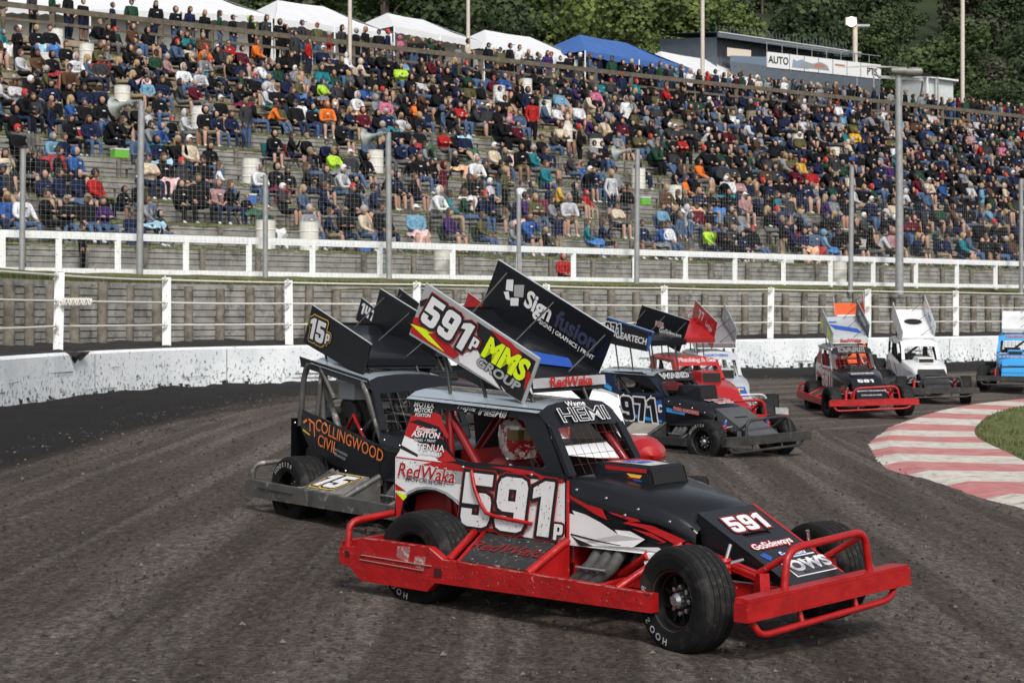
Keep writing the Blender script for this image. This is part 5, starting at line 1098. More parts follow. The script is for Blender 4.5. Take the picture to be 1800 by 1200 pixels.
        # panel below the bonnet
        if not op or s_ < 0:
            ff = lambda u, v, w, s_=s_: (u, s_ * (float(np.interp(u, xs, hw)) + .005 + w), v)
            q = MB(); q.plate([[(-.03, .97), (-.03, .53), (.3, .53), (.585, .53), (.6, .45), (.64, .45), (.77, .54), (.9, .6), (.94, .72), (.78, .78), (.5, .86), (.25, .92)]], ff, .01, S.get('front_side', body), back=DARK)
            for dec in S.get('front_dec', []): q.decal(dec[0], ff, .007 + (dec[2] if len(dec) > 2 else 0), dec[1])
            for t in S.get('front_text', []): q.text(t[0], (lambda u, v, w, t=t: ff(t[3] + (-u if s_ > 0 else u), t[4] + v, w)), t[1], t[2], (0, 0), .012, t[5], 0, rot=-.12 if s_ < 0 else .12, sx=t[6], outline=t[7] if len(t) > 7 else None)
            q.build('front_panel', r)
        if S.get('hero') or not lod:
            q = MB(); q.plate([[(-1.66, .36), (-.72, .36), (-.8, .54), (-1.0, .76), (-1.3, .82), (-1.6, .72)]], lambda u, v, w, s_=s_: (u, s_ * (.37 + w), v), .01, S.get('well', ch)); q.build('wheel_well', r)
    # rear panel
    q = MB(); q.add([(-1.70, -.5, .6), (-1.70, yL + .04, .6), (-1.70, yL + .04, 1.02), (-1.70, -.5, 1.02)], [(0, 1, 2, 3), (3, 2, 1, 0)], body); q.build('tail_panel', r)
    # --- roof, visor, pillars
    q = MB(); RX = np.linspace(xr, -.33, 7); n = 9; P = []
    for x in RX:
        for j in range(n):
            t = j / (n - 1) * 2 - 1; y = (t + 1) / 2 * (yL + yR + .02) - yR - .01; P.append((x, y, zt(x) + .045 * (1 - t * t) - (.03 if abs(t) > .98 else 0)))
    P2 = [(x, y, z - .014) for x, y, z in P]; fr = [(i * n + j, (i + 1) * n + j, (i + 1) * n + j + 1, i * n + j + 1) for i in range(6) for j in range(n - 1)]
    q.add(P, [f for f in fr], roof_m, True); q.add(P2, [f[::-1] for f in fr], DARK, True)
    # visor above the windscreen
    Vt = [P[6 * n + j] for j in range(n)]; zv = 1.32 + rz; xv = -.215; Vb = [(xv - .0, p_[1] * .985, zv - .004 * abs(j - 4)) for j, p_ in enumerate(Vt)]; q.add(Vt + Vb, [(j, j + n, j + n + 1, j + 1) for j in range(n - 1)], S.get('visor', roof_m), True)
    vz = Vector((xv + .33, 0, zv - zt(-.33) - .03)); fv = lambda u, v, w: tuple(Vector((-.33, (yL - yR) / 2, zt(-.33) + .035)) + Vector((0, u, 0)) + vz * v + Vector((.75, 0, .6)) * w)
    for t in S.get('visor_text', []): q.text(t[0], lambda u, v, w: fv(u, .5 - v / vz.length + t[5], w), t[1], t[2], (t[6] if len(t) > 6 else 0, 0), .012, t[3], 0, sx=t[4][0] if isinstance(t[4], tuple) else t[4], outline=t[4][1] if isinstance(t[4], tuple) else None)
    q.build('roof', r)
    pil = S.get('pillar', body); ws = lambda y, t: (-.215 + .2 * t, y, zv + (1.0 - zv) * t)
    for s_, ye, yi in ((-1, -yR - .005, -yR + .065), (1, yL + .005, yL - .065)):
        q = MB(); f = lambda y, t, w: (ws(y, t)[0] + w, ws(y, t)[1] + (-.03 if s_ < 0 else .02) * t, ws(y, t)[2] + w * .3)
        q.add([f(ye, 0, 0), f(ye, 1, 0), f(yi, 1, 0), f(yi, 0, 0), f(ye, 0, -.03), f(ye, 1, -.03), f(yi, 1, -.03), f(yi, 0, -.03)], [(0, 1, 2, 3), (7, 6, 5, 4), (0, 4, 5, 1), (3, 2, 6, 7)], pil); q.build('windscreen_pillar', r)
        if op:
            q = MB(); ys = s_ * .45
            MB().tube([(-1.60, ys, .95), (-1.57, ys, 1.25)] + arc([(-1.56, ys, 1.30), (-1.40, ys * .95, zt(-1.4) - .03)], (-1.54, ys, zt(-1.5) - .04)), .03, cage, tb).build('cabin_pillar', r); MB().tube([(-1.3, ys, .9), (-1.22, ys * .95, zt(-1.2) - .03)], .026, cage, tb).build('cabin_pillar', r)
            MB().tube([(-1.22, ys, zt(-1.2) - .03), (-.95, ys, 1.25)], .022, cage, tb).build('cabin_pillar', r); q.tube([(-.42, ys, zt(-.4) - .04), (-.05, ys, .86)], .032, cage, tb); q.build('cabin_pillar', r)
            q = MB(); q.plate([[(-1.62, zt(-1.62)), (-.33, zt(-.33)), (-.26, zt(-.33) - .10), (-.36, zt(-.33) - .09), (-1.58, zt(-1.6) - .10)]][:1], lambda u, v, w, s_=s_: (u, s_ * (.455 + w), v), .012, S.get('visor', roof_m)); q.build('roof_skirt', r)
    q = MB()
    for k in range(1, 8): y = -yR + .06 + (yL + yR - .12) * k / 8; q.tube([(ws(y, 0)[0] - .01, y, ws(y, 0)[2]), (ws(y, 1)[0] - .01, y, ws(y, 1)[2])], .0019 if not lod else .004, S.get('grid', cage), 4)
    for k in range(1, 5): t = k / 5; q.tube([(ws(0, t)[0] - .01, -yR + .06, ws(0, t)[2]), (ws(0, t)[0] - .01, yL - .06, ws(0, t)[2])], .0019 if not lod else .004, S.get('grid', cage), 4)
    q.build('windscreen_mesh', r)
    if S.get('pod'):
        q = MB(); q.lathe([(-.6, 0), (-.5, .09), (-.25, .15), (.05, .16), (.25, .14), (.4, .08), (.46, 0)], PR, 24, 'x'); q.lathe([(.162, .0), (.163, .05), (.158, .06)], SW, 14, 'z'); o_ = q.build('side_pod', r); o_.location = (.52, .46, .84); o_.scale = (1, 1.35, 1)
        q = MB(); q.plate([[(.1, .55), (1.1, .5), (.95, .72), (.15, .92)]], lambda u, v, w: (u, .64 + w, v), .012, PSL); q.build('pod_guard', r)
    # --- roll cage, seat, wheel
    q = MB(); cr_ = .032
    for s_, ya in ((-1, -yR + .05), (1, yL - .05)):
        q.tube([(-1.22, ya, .4), (-1.22, ya, 1.05), (-1.26, ya * .92, zt(-1.2) - .06)], cr_, cage, tb); q.tube([(-1.26, ya * .92, zt(-1.2) - .06), (-.45, ya * .95, zt(-.4) - .06), (-.08, ya, .98), (-.05, ya, .4)], cr_, cage, tb)
        q.tube([(-1.30, ya * .9, 1.38 + rz), (-.92, ya, .96)], cr_, cage, tb); q.tube([(-1.22, ya, .75), (-.05, ya, .75)], cr_, cage, tb)
    q.tube([(-1.26, -yR + .08, zt(-1.2) - .06), (-1.26, yL - .08, zt(-1.2) - .06)], cr_, cage, tb); q.tube([(-1.22, -yR + .06, .8), (-1.26, yL - .1, zt(-1.2) - .1)], cr_, cage, tb); q.tube([(-.06, -yR + .05, .93), (-.06, yL - .05, .93)], cr_, cage, tb)
    q.build('roll_cage', r)
    q = MB(); q.box((-1.1, -.1, .72), (.1, .44, .75), S.get('seat', STEEL_K), Matrix.Rotation(R(-8), 3, 'Y')); q.box((-.92, -.1, .45), (.4, .44, .1), S.get('seat', STEEL_K)); q.box((-1.02, -.31, .75), (.22, .04, .45), S.get('seat', STEEL_K)); q.box((-1.02, .11, .75), (.22, .04, .45), S.get('seat', STEEL_K)); q.build('seat', r)
    q = MB(); q.tube([(-.52 + .05 * math.cos(a), -.1 + .16 * math.sin(a), .90 + .15 * math.cos(a)) for a in np.linspace(0, 6.283, 20)], .014, STEEL_K, 6); q.tube([(-.52, -.1, .9), (-.1, -.1, .75)], .018, STEEL_K, 6); q.build('steering_wheel', r)
    if S.get('air_box'):
        q = MB(); q.box((-1.05, -.1, 1.32), (.3, .3, .16), PSL); q.box((-1.05, -.1, 1.42), (.34, .34, .03), PW); q.tube([(-1.05, -.1, 1.25), (-1.0, -.05, 1.0), (-.9, .1, .9)], .08, ENG, 8); q.lathe([(0, .02), (.02, .17), (.06, .17), (.08, .05)], ENG, 16, 'y', (-.95, -.3, 1.05)); q.tube([(-.7, -.3, .9), (-.5, -.2, 1.15), (-.4, .1, 1.1)], .03, ENG, 6); q.tube([(-.9, -.35, .9), (-.7, -.38, 1.1), (-.6, -.3, .85)], .02, SR, 6); q.build('air_box', r)
    # --- exhaust
    if not lod:
        q = MB()
        for k in range(3): q.tube([(.16 + k * .09, -.34, .52), (.20 + k * .09, -.44, .50), (.18 + k * .09, -.50, .42), (.08 + k * .09, -.52, .32), (-.0 + k * .06, -.50, .26)], .042, HOSE, 10)
        q.tube([(.10, -.565, .40), (.36, -.565, .40)], .012, CHR, 6); q.build('exhaust', r)
    # --- wheels
    st_ang = R(S.get('steer', -14)); lt = ('HOOSIER', *S['lett'], 1) if S.get('lett') else None
    for nm, x, y, w_, an, sd_ in (('f', 1.19, -.79, .27, st_ang, -1), ('f', 1.19, .79, .27, st_ang, 1), ('r', -1.19, -.68, .33, 0, -1), ('r', -1.19, .68, .33, 0, 1)):
        if S.get('nowheels'): break
        wheel(r, x, y, .34, w_, an, sd_, lt if sd_ < 0 else None, lod)
    # --- wing
    if S.get('wing', True):
        wf, wr = S.get('wf', 0), S.get('wr', 0); wm = S['wing_m']
        yn, yf = -.38, .45
        near = [(-1.5, 2.30 + wr), (-.39, 1.78 + wf), (-.54, 1.46 + wf), (-1.67, 1.92 + wr)]; far = [(-1.53, 2.48 + wr), (-.39, 1.95 + wf), (-.65, 1.42 + wf), (-1.72, 2.08 + wr)]
        fnn = lambda u, v, w: (u, yn - w, v); fnf = lambda u, v, w: (u, yf - w, v)
        q = MB(); q.plate([near], fnn, .016, wm[0], back=wm[2] if len(wm) > 2 else wm[0])
        for dec in S.get('wn_dec', []): q.decal([(a, b + wr + (wf - wr) * (a + 1.5) / 1.1) for a, b in dec[0]], fnn, .011 + (dec[2] if len(dec) > 2 else 0), dec[1])
        for t in S.get('wn_text', []): q.text(t[0], fnn, t[1], t[2], (t[3], t[4] + wr + (wf - wr) * (t[3] + 1.5) / 1.1), .017, t[5], t[6], rot=t[7] + math.atan2(wf - wr, 1.1), sx=t[8], outline=t[9])
        q.tube([(near[0][0], yn, near[0][1]), (near[1][0], yn, near[1][1])], .008, S.get('wing_edge', PSL), 6); q.build('wing_side_board', r)
        q = MB(); q.plate([far], fnf, .016, wm[1])
        for dec in S.get('wf_dec', []): q.decal([(a, b + wr + (wf - wr) * (a + 1.5) / 1.1) for a, b in dec[0]], fnf, .011, dec[1])
        for t in S.get('wf_text', []): q.text(t[0], fnf, t[1], t[2], (t[3], t[4] + wr + (wf - wr) * (t[3] + 1.5) / 1.1), .013, t[5], t[6], rot=t[7] + math.atan2(wf - wr, 1.1), sx=t[8], outline=t[9])
        q.tube([(far[0][0], yf, far[0][1]), (far[1][0], yf, far[1][1])], .008, S.get('wing_edge', PSL), 6)
        q.build('wing_side_board', r)
        q = MB(); c0, c1 = np.array([-1.58, 2.02 + wr]), np.array([-.48, 1.64 + wf]); Pf = []
        tt = [0, .12, .35, .6, .85, .95, 1.0, 1.03]
        for t in tt:
            z = c0[1] + (c1[1] - c0[1]) * t + (.08 if t == 0 else 0) + .05 * math.sin(min(1, t) * 3.14) + (-.03 if t >= 1 else 0) + (-.03 if t > 1 else 0); x = c0[0] + (c1[0] - c0[0]) * t - (.02 if t > 1 else 0)
            Pf += [(x, yn + .01, z), (x, (yn + yf) / 2, z), (x, yf - .01, z)]
        q.add(Pf, [(i * 3 + j, (i + 1) * 3 + j, (i + 1) * 3 + j + 1, i * 3 + j + 1) for i in range(len(tt) - 1) for j in range(2)], S.get('foil', wm[1]), True)
        q.add([(x, y, z - .03) for x, y, z in Pf], [(i * 3 + j + 1, (i + 1) * 3 + j + 1, (i + 1) * 3 + j, i * 3 + j) for i in range(len(tt) - 1) for j in range(2)], wm[2] if len(wm) > 2 else DARK, True)
        q.add([(-1.6, yn, 2.12 + wr), (-1.6, yf, 2.12 + wr), (-1.57, yf, 2.02 + wr), (-1.57, yn, 2.02 + wr)], [(0, 1, 2, 3), (3, 2, 1, 0)], S.get('foil', wm[1])); q.add([(-.47, yn + .01, 1.64 + wf), (-.47, yf - .01, 1.64 + wf), (-.46, yf - .01, 1.57 + wf), (-.46, yn + .01, 1.57 + wf)], [(0, 1, 2, 3), (3, 2, 1, 0)], S.get('lip', S.get('foil', wm[1])))
        foilz = lambda t: c0 + (c1 - c0) * t
        for dec in S.get('foil_dec', []): q.decal(dec[0], lambda u, v, w: (float(foilz(u)[0]), v, float(foilz(u)[1]) + .05 * math.sin(u * 3.14) + w), .012, dec[1])
        for t in S.get('lip_text', []): q.text(t[0], lambda u, v, w: (-.45 + w, u, 1.605 + wf + v), t[1], t[2], (.03, 0), .004, t[3], 0, sx=t[4], outline=t[5])
        q.build('wing_foil', r)
        sm = S.get('strut', STEEL_K)
        for a, b in (((-1.43, 2.38), (-1.5, 2.03)), ((-.96, 2.16), (-1.05, 1.84)), ((-.46, 1.93), (-.55, 1.62))): MB().tube([(a[0], yf - .02, a[1] + wr + (wf - wr) * (a[0] + 1.5) / 1.1), (b[0] + .0, yf - .34, b[1] + .04 + wr + (wf - wr) * (b[0] + 1.5) / 1.1)], .007, sm, 6).build('wing_strut', r)
        for x, y, zf in ((-1.36, -.34, 1.92 + wr), (-1.02, -.33, 1.78 + (wr + wf) / 2), (-1.2, .34, 1.85 + wr), (-.56, -.33, 1.57 + wf), (-.5, .2, 1.6 + wf)): MB().tube([(x + .07, y * 1.0, zt(x) + .02), (x - .02, y, zf + .03)], .013, STEEL_K, 6).build('wing_post', r)
    return r, M3
def driver(car, M3, suit, helm, label, vis=CHR, at=(-1.1, -.1)):
    V, F, M = person_geo('sit_lean', False, False, 1.05, 0, False)
    # squat the legs into the foot well and turn the figure to face forward
    W_ = []
    for x, y, z in V:
        z2 = z if z > .5 else .5 - (.5 - z) * .62; W_.append((at[0] - y, at[1] + x, z2))
    q = MB(); mm = [suit, suit, suit, suit, STEEL_K, STEEL_K]
    for k in range(6):
        fs = [f for f, m_ in zip(F, M) if m_ == k]
        if fs: q.add(W_ if not q.v else [], [], mm[k]) if not q.v else None; i = q.mi(mm[k]); [(q.f.append(list(f)), q.m.append(i), q.s.append(True)) for f in fs]
    o = q.build('person'); loc = car.location; o.location = loc; o.rotation_euler = M3.to_euler(); tag(o, label, 'racing driver', 'drivers in the race cars')
    hx, hy, hz = at[0] + .26, at[1], 1.20; h = MB(); h.lathe([(-.175, .05), (-.165, .10), (-.10, .135), (0, .148), (.08, .138), (.13, .10), (.155, .05), (.16, 0)], helm, 20, 'z', (hx, hy, hz))
    h.lathe([(.15, .0), (.147, .045), (.138, .06)], DARK, 8, 'x', (hx + .0, hy, hz - .3)); 
    for k in range(-5, 5):
        a0, a1 = k * .28, (k + 1) * .28; rr = .152
        h.add([(hx + rr * math.cos(a), hy + rr * math.sin(a), hz + z) for a, z in ((a0, -.02), (a1, -.02), (a1, .055), (a0, .055))], [(0, 1, 2, 3)], vis, True)
    h.add([(hx + .10, hy - .11, hz - .05), (hx + .10, hy + .11, hz - .05), (hx + .17, hy + .05, hz - .08), (hx + .17, hy - .05, hz - .08), (hx + .1, hy - .1, hz - .16), (hx + .1, hy + .1, hz - .16), (hx + .15, hy + .05, hz - .15), (hx + .15, hy - .05, hz - .15)], [(0, 1, 2, 3), (3, 2, 6, 7), (0, 3, 7, 4), (1, 5, 6, 2), (4, 7, 6, 5)], helm)
    for s_ in (-1, 1): h.tube([(hx - .02, hy + s_ * .10, hz - .16), (hx + .08, hy + s_ * .12, hz - .30), (hx + .1, hy + s_ * .06, hz - .5)], .022, SW if s_ < 0 else STEEL_K, 6)
    h.lathe([(-.03, .142), (-.03, .152), (-.06, .15), (-.065, .138)], SW, 20, 'z', (hx, hy, hz + .135)) if False else None
    h.build('helmet', o); return o
# ------------------------------------------------------------------ the cars, each with its own colours and writing
OUTL = [(.075, SR), (.05, SB)]
VIS = mat('visor_gold', (.22, .17, .09), .12, .6)
painted_sheen = mat('roof_painted_sheen', (.46, .53, .60), .2, .3, coat=1, dirt=(DUST, 6, .62, .8))  # pale sky reflection put into the base colour of the roof panels
hero = dict(pose=(.731, 13.104, -41.6, .74, 1.1, 0), hero=True, label='red, black and white race car numbered 591 with tilted roof wing, nearest the camera', chassis=STEEL_R, body=PB, side=PB, inner=mat('inner_dark', (.02, .012, .012), .7), roof=painted_sheen, visor=PB, hood=PB, nose=PB, scoop_m=PB, seat=SEATR, cage=mat('cage_red', (.20, .006, .008), .3), grid=mat('grid_dark', (.06, .012, .012), .6), deck=mat('deck_scuffed', (.022, .022, .024), .6, var=.3, vscale=5, speck=((.38, .37, .35), 26, .60, .68), dirt=(DUST, 5, .55, .8)), yL=.33, yR=.46, well=mat('well_red', (.22, .006, .006), .6), steer=-13, lett=(-1.75, -.26),
 side_dec=[([(-1.62, 1.18), (-1.54, 1.16), (-1.45, 1.13), (-1.33, 1.10), (-1.24, 1.05), (-1.26, 1.02), (-.94, .97), (-.87, .975), (-.05, .955), (-.05, .54), (-.88, .555), (-.95, .63), (-1.02, .70), (-1.10, .748), (-1.18, .782), (-1.28, .805), (-1.38, .805), (-1.48, .785), (-1.56, .75), (-1.61, .70), (-1.64, .58), (-1.675, .565), (-1.69, .74), (-1.69, 1.01), (-1.655, 1.06)], SW),
  ([(-1.575, 1.33), (-1.4, 1.33), (-1.36, 1.36), (-1.28, 1.35), (-1.22, 1.26), (-1.17, 1.2), (-1.19, 1.18), (-1.28, 1.26), (-1.49, 1.3), (-1.585, 1.28)], SR, .002), ([(-1.59, 1.28), (-1.36, 1.24), (-1.26, 1.2), (-1.21, 1.17), (-1.38, 1.21), (-1.55, 1.16), (-1.62, 1.18)], SR, .0025),
  ([(-1.46, 1.13), (-1.2, 1.11), (-1.07, 1.03), (-1.2, 1.01), (-1.28, 1.04), (-1.2, 1.05), (-1.32, 1.1)], SR, .003), ([(-1.46, .97), (-1.28, 1.01), (-1.11, 1.012), (-.94, .992), (-.88, .99), (-.88, .955), (-1.15, .96), (-1.23, .96), (-1.32, .98)], SR, .003), ([(-1.24, .95), (-.92, .955), (-.94, .87), (-1.16, .87)], SG, .003),
  ([(-1.68, 1.02), (-1.11, 1.008), (-1.11, 1.0), (-1.68, 1.01)], SR, .002), ([(-1.65, 1.11), (-1.46, 1.05), (-1.46, 1.03), (-1.645, 1.08)], SB, .002), ([(-.9, 1.02), (-.05, .99), (-.05, .955), (-.87, .965)], SB, .0035), ([(-.74, 1.015), (-.56, 1.02), (-.34, 1.01), (-.19, .97), (-.06, .975), (-.06, .95), (-.26, .95), (-.3, .985), (-.47, .985)], SR, .005),
  ([(-1.685, .82), (-1.57, .77), (-1.685, .77)], SR, .002), ([(-1.685, .77), (-1.56, .735), (-1.6, .70), (-1.64, .73)], PY, .004), ([(-1.685, .755), (-1.6, .70), (-1.635, .58), (-1.675, .568)], SR, .003), ([(-.92, .60), (-.77, .575), (-.66, .585), (-.4, .545), (-.87, .556)], SR, .003),
  ([(-1.62, .71), (-1.55, .775), (-1.46, .81), (-1.36, .825), (-1.26, .82), (-1.16, .80), (-1.05, .75), (-.96, .68), (-.97, .665), (-1.06, .735), (-1.16, .78), (-1.27, .805), (-1.37, .805), (-1.46, .79), (-1.55, .75)], SG, .002)],
 side_text=[('#591', SW, .505, -.565, .765, 0, .12, -.01, (1.0, [(.062, SR), (.048, SB)]), .024), ('#P', SW, .145, -.085, .615, 0, .1, 0, (1, [(.11, SR), (.08, SB)]), .034), ('RedWaka', SR, .14, -1.37, .918, .015, .25, -.02, (1.05, [(.03, SW)])), ('MOTORSPORT', SDK, .05, -1.37, .862, .01, .2, -.02, 1.25),
  ('MOTEX', SW, .055, -1.45, 1.41, .02, .15, 0, 1.1), ('MOTORS', SW, .045, -1.45, 1.37, .012, .15, 0, 1.0), ('FOXTON', SW, .034, -1.45, 1.335, .02, .1, 0, 1.1), ('Engineering', SW, .045, -1.40, 1.235, .02, .3, 0, 1), ('ASHTON', SW, .06, -1.40, 1.195, .03, .2, 0, 1.15), ('PANEL + PAINT', SW, .028, -1.40, 1.155, .005, .1, 0, 1.15),
  ('TENUA', SW, .07, -1.33, 1.105, .01, 0, 0, (1.2, [(.03, SB)])), ('ENGINEERS', SW, .034, -1.33, 1.065, .03, 0, 0, 1.3), ('Wayne', SW, .06, -1.03, 1.415, .015, .5, -.06, 1.1, .02), ('HEMI', SB, .09, -.77, 1.395, .0, .3, -.04, (1.3, [(.04, SW)]), .02)],
 front_dec=[([(-.03, .53), (.585, .53), (.6, .45), (.64, .45), (.77, .54), (.70, .58), (.51, .565), (.60, .625), (.49, .67), (.37, .67), (.4, .64), (.25, .71), (.13, .75), (.01, .77), (.03, .74), (-.03, .75)], SW), ([(.05, .89), (.24, .85), (.41, .82), (.52, .77), (.57, .74), (.46, .73), (.52, .73), (.65, .72), (.78, .68), (.89, .64), (.84, .6), (.72, .65), (.58, .7), (.43, .72), (.49, .74), (.36, .77), (.28, .8), (.2, .82)], SR), ([(-.03, .93), (-.03, .88), (.02, .86), (.14, .82), (.27, .8), (.31, .73), (.21, .76), (.02, .84), (-.03, .85)], SR, .002), ([(.5, .69), (.65, .67), (.76, .62), (.68, .605), (.73, .62), (.63, .65)], SR, .002), ([(.0, .60), (.25, .575), (.42, .565), (.42, .57), (.25, .585), (.0, .612)], SB, .002), ([(.08, .535), (.2, .545), (.05, .58), (.0, .6)], SB, .002)],
 nose_text=[('#591', SW, .25, .0, .21, 0, .12, 1.0, [(.07, SRD)]), ('GoSideways', SW, .095, -.02, .50, .025, .15, 1.0, [(.10, SR)], .04), ('Sunfield', SW, .09, .06, .64, .02, .2, 1.0, [(.06, SNB)]), ('OWS', SW, .17, .09, .79, .05, .1, 1.15, [(.0, SB)]), ('MACHINES', SB, .045, .09, .872, .02, 0, 1.4, [])],
 nose_dec=[([(-.17, .73), (.31, .73), (.31, .905), (-.17, .905)], SW), ([(-.155, .74), (.295, .74), (.295, .895), (-.155, .895)], SDK, .0015), ([(.30, .0), (.325, .0), (.325, .95), (.30, .95)], SR), ([(-.27, .60), (-.2, .58), (-.17, .64), (-.23, .68)], SNB, .001), ([(-.10, .67), (.28, .67), (.28, .685), (-.10, .685)], SW)],
 visor_text=[('HEMI', SB, .16, .0, (1.5, [(.032, SW)]), .14), ('Wayne', SW, .06, .02, (1.2, []), -.36, -.03)],
 hood_dec=[([(.06, .22), (.0, .33), (.18, .34), (.25, .24)], SR)],
 wing_m=(PG, PB, PB), foil=PB, lip=SW, strut=STEEL_K, deck_text=('RedWaka', SRD, 1.1, []),
 wn_dec=[([(-.98, 2.03), (-.42, 1.765), (-.555, 1.475), (-.70, 1.535), (-.85, 1.65), (-.95, 1.78), (-.98, 1.86)], SB), ([(-1.62, 2.05), (-1.56, 2.05), (-1.54, 2.0), (-1.4, 1.94), (-1.21, 1.83), (-1.16, 1.78), (-1.21, 1.755), (-1.3, 1.79), (-1.56, 1.895), (-1.655, 1.935)], SR), ([(-1.655, 2.0), (-1.56, 1.98), (-1.4, 1.94), (-1.47, 1.93), (-1.3, 1.80), (-1.47, 1.88)], PY, .002),
  ([(-.86, 1.985), (-.65, 1.89), (-.55, 1.81), (-.46, 1.66), (-.53, 1.55), (-.52, 1.62), (-.5, 1.72), (-.65, 1.79), (-.73, 1.87)], SR, .002), ([(-1.16, 1.78), (-.98, 1.83), (-.85, 1.67), (-.70, 1.54), (-.79, 1.57), (-.87, 1.61), (-1.0, 1.665), (-1.15, 1.73)], SW, .002), ([(-.98, 1.84), (-.9, 1.79), (-.72, 1.545), (-.74, 1.55), (-.9, 1.72)], SB, .004), ([(-1.56, 2.17), (-1.48, 2.19), (-1.4, 2.18), (-1.42, 2.15), (-1.55, 2.13)], SB, .002)],
 wn_text=[('#591', SW, .29, -1.27, 2.01, 0, .15, -.46, 1.0, [(.09, SR), (.07, SB)]), ('#P', SW, .13, -1.0, 1.865, 0, .1, -.46, 1.0, [(.12, SR), (.085, SB)]), ('MMS', PY, .215, -.715, 1.77, .05, .2, -.42, 1.0, [(.03, SB)]), ('GROUP', SG, .09, -.78, 1.665, .04, .2, -.42, 1.45, [(.04, SB)])],
 wf_dec=[([(-1.44, 2.33), (-1.37, 2.33), (-1.375, 2.24), (-1.45, 2.25)], SW), ([(-1.36, 2.29), (-1.26, 2.29), (-1.27, 2.195), (-1.365, 2.2)], SG), ([(-1.47, 2.235), (-1.42, 2.24), (-1.405, 2.17), (-1.445, 2.18)], SW), ([(-1.4, 2.19), (-1.315, 2.19), (-1.32, 2.13), (-1.4, 2.13)], SW)],
 wf_text=[('Sign', SW, .18, -1.115, 2.125, .035, .0, -.46, 1.0, []), ('fusion', SNV, .18, -.745, 1.945, .035, .0, -.46, 1.0, []), ('SIGNS | GRAPHICS | PRINT', SW, .046, -.84, 1.885, .012, 0, -.46, 1.1, [])],
 foil_dec=[([(.62, -.1), (.72, -.22), (.85, -.1), (.92, .2), (.8, .3), (.72, .1)], SNB), ([(.18, -.2), (.34, -.2), (.34, .0), (.18, 0)], SR)], lip_text=[('RedWaka', SR, .10, .03, 1.2, [])])
hr, hM = make_car(hero)
driver(hr, hM, mat('suit_red', (.12, .008, .01), .8), mat('helmet_red', (.34, .012, .015), .2, coat=1, speck=((.6, .58, .55), 6, .55, .57)), 'driver in red race suit and gold visor at the wheel of car 591', VIS)
STEEL_W = mat('chassis_worn', (.10, .097, .092), .55, .3, var=.35, vscale=5, speck=((.42, .40, .37), 8, .56, .68), dirt=(DUST, 4, .5, .72))
c15 = dict(pose=(-.84, 17.92, -53.2, -.5, .62, -.06), label='black race car numbered 15 with orange COLLINGWOOD CIVIL lettering behind the red car', chassis=STEEL_W, body=PB, roof=painted_sheen, visor=PB, hood=PB, nose=PB, wing_m=(PB, PB, PB), foil=PB, open_side=True, belt=.08, rake=.14, xr=-1.4, yL=.5, wf=.02, wr=-.13, rz=.03, steer=-8, lett=(2.4, -.2), well=STEEL_K,
 deck=mat('deck_dirty', (.16, .155, .15), .7, var=.3, vscale=8, speck=((.4, .38, .35), 10, .55, .65)), deck_text=('#15', SW, 1.3, [(.10, SYE), (.06, SB)]),
 side_text=[('COLLINGWOOD', SO, .165, -.57, .868, .002, 0, -.19, 1.0), ('CIVIL', SO, .165, -.96, .80, .002, 0, -.19, 1.0), ('EARTHWORKS', SG, .035, -.72, .745, .01, 0, -.19, 1.2), ('DRAINAGE', SG, .035, -.72, .70, .01, 0, -.19, 1.2)], air_box=1,
 side_dec=[([(-1.45, 1.0), (-1.39, 1.03), (-1.37, 1.01), (-1.43, .98)], SO), ([(-1.45, .93), (-1.31, .88), (-1.31, .865), (-1.45, .91)], SYE), ([(-1.35, 1.04), (-1.22, 1.0), (-1.21, .86), (-1.23, .86), (-1.24, .985), (-1.35, 1.02)], SO), ([(-1.32, 1.0), (-1.30, .995), (-1.30, .91), (-1.32, .91)], SO)],
 wn_text=[('#15', SW, .29, -1.38, 2.03, 0, .12, -.36, 1.0, [(.13, SYE), (.10, SB)]), ('#P', SW, .14, -1.18, 1.92, 0, .1, -.36, 1.0, [(.15, SYE), (.11, SB)])], visor_text=[])
make_car(c15)
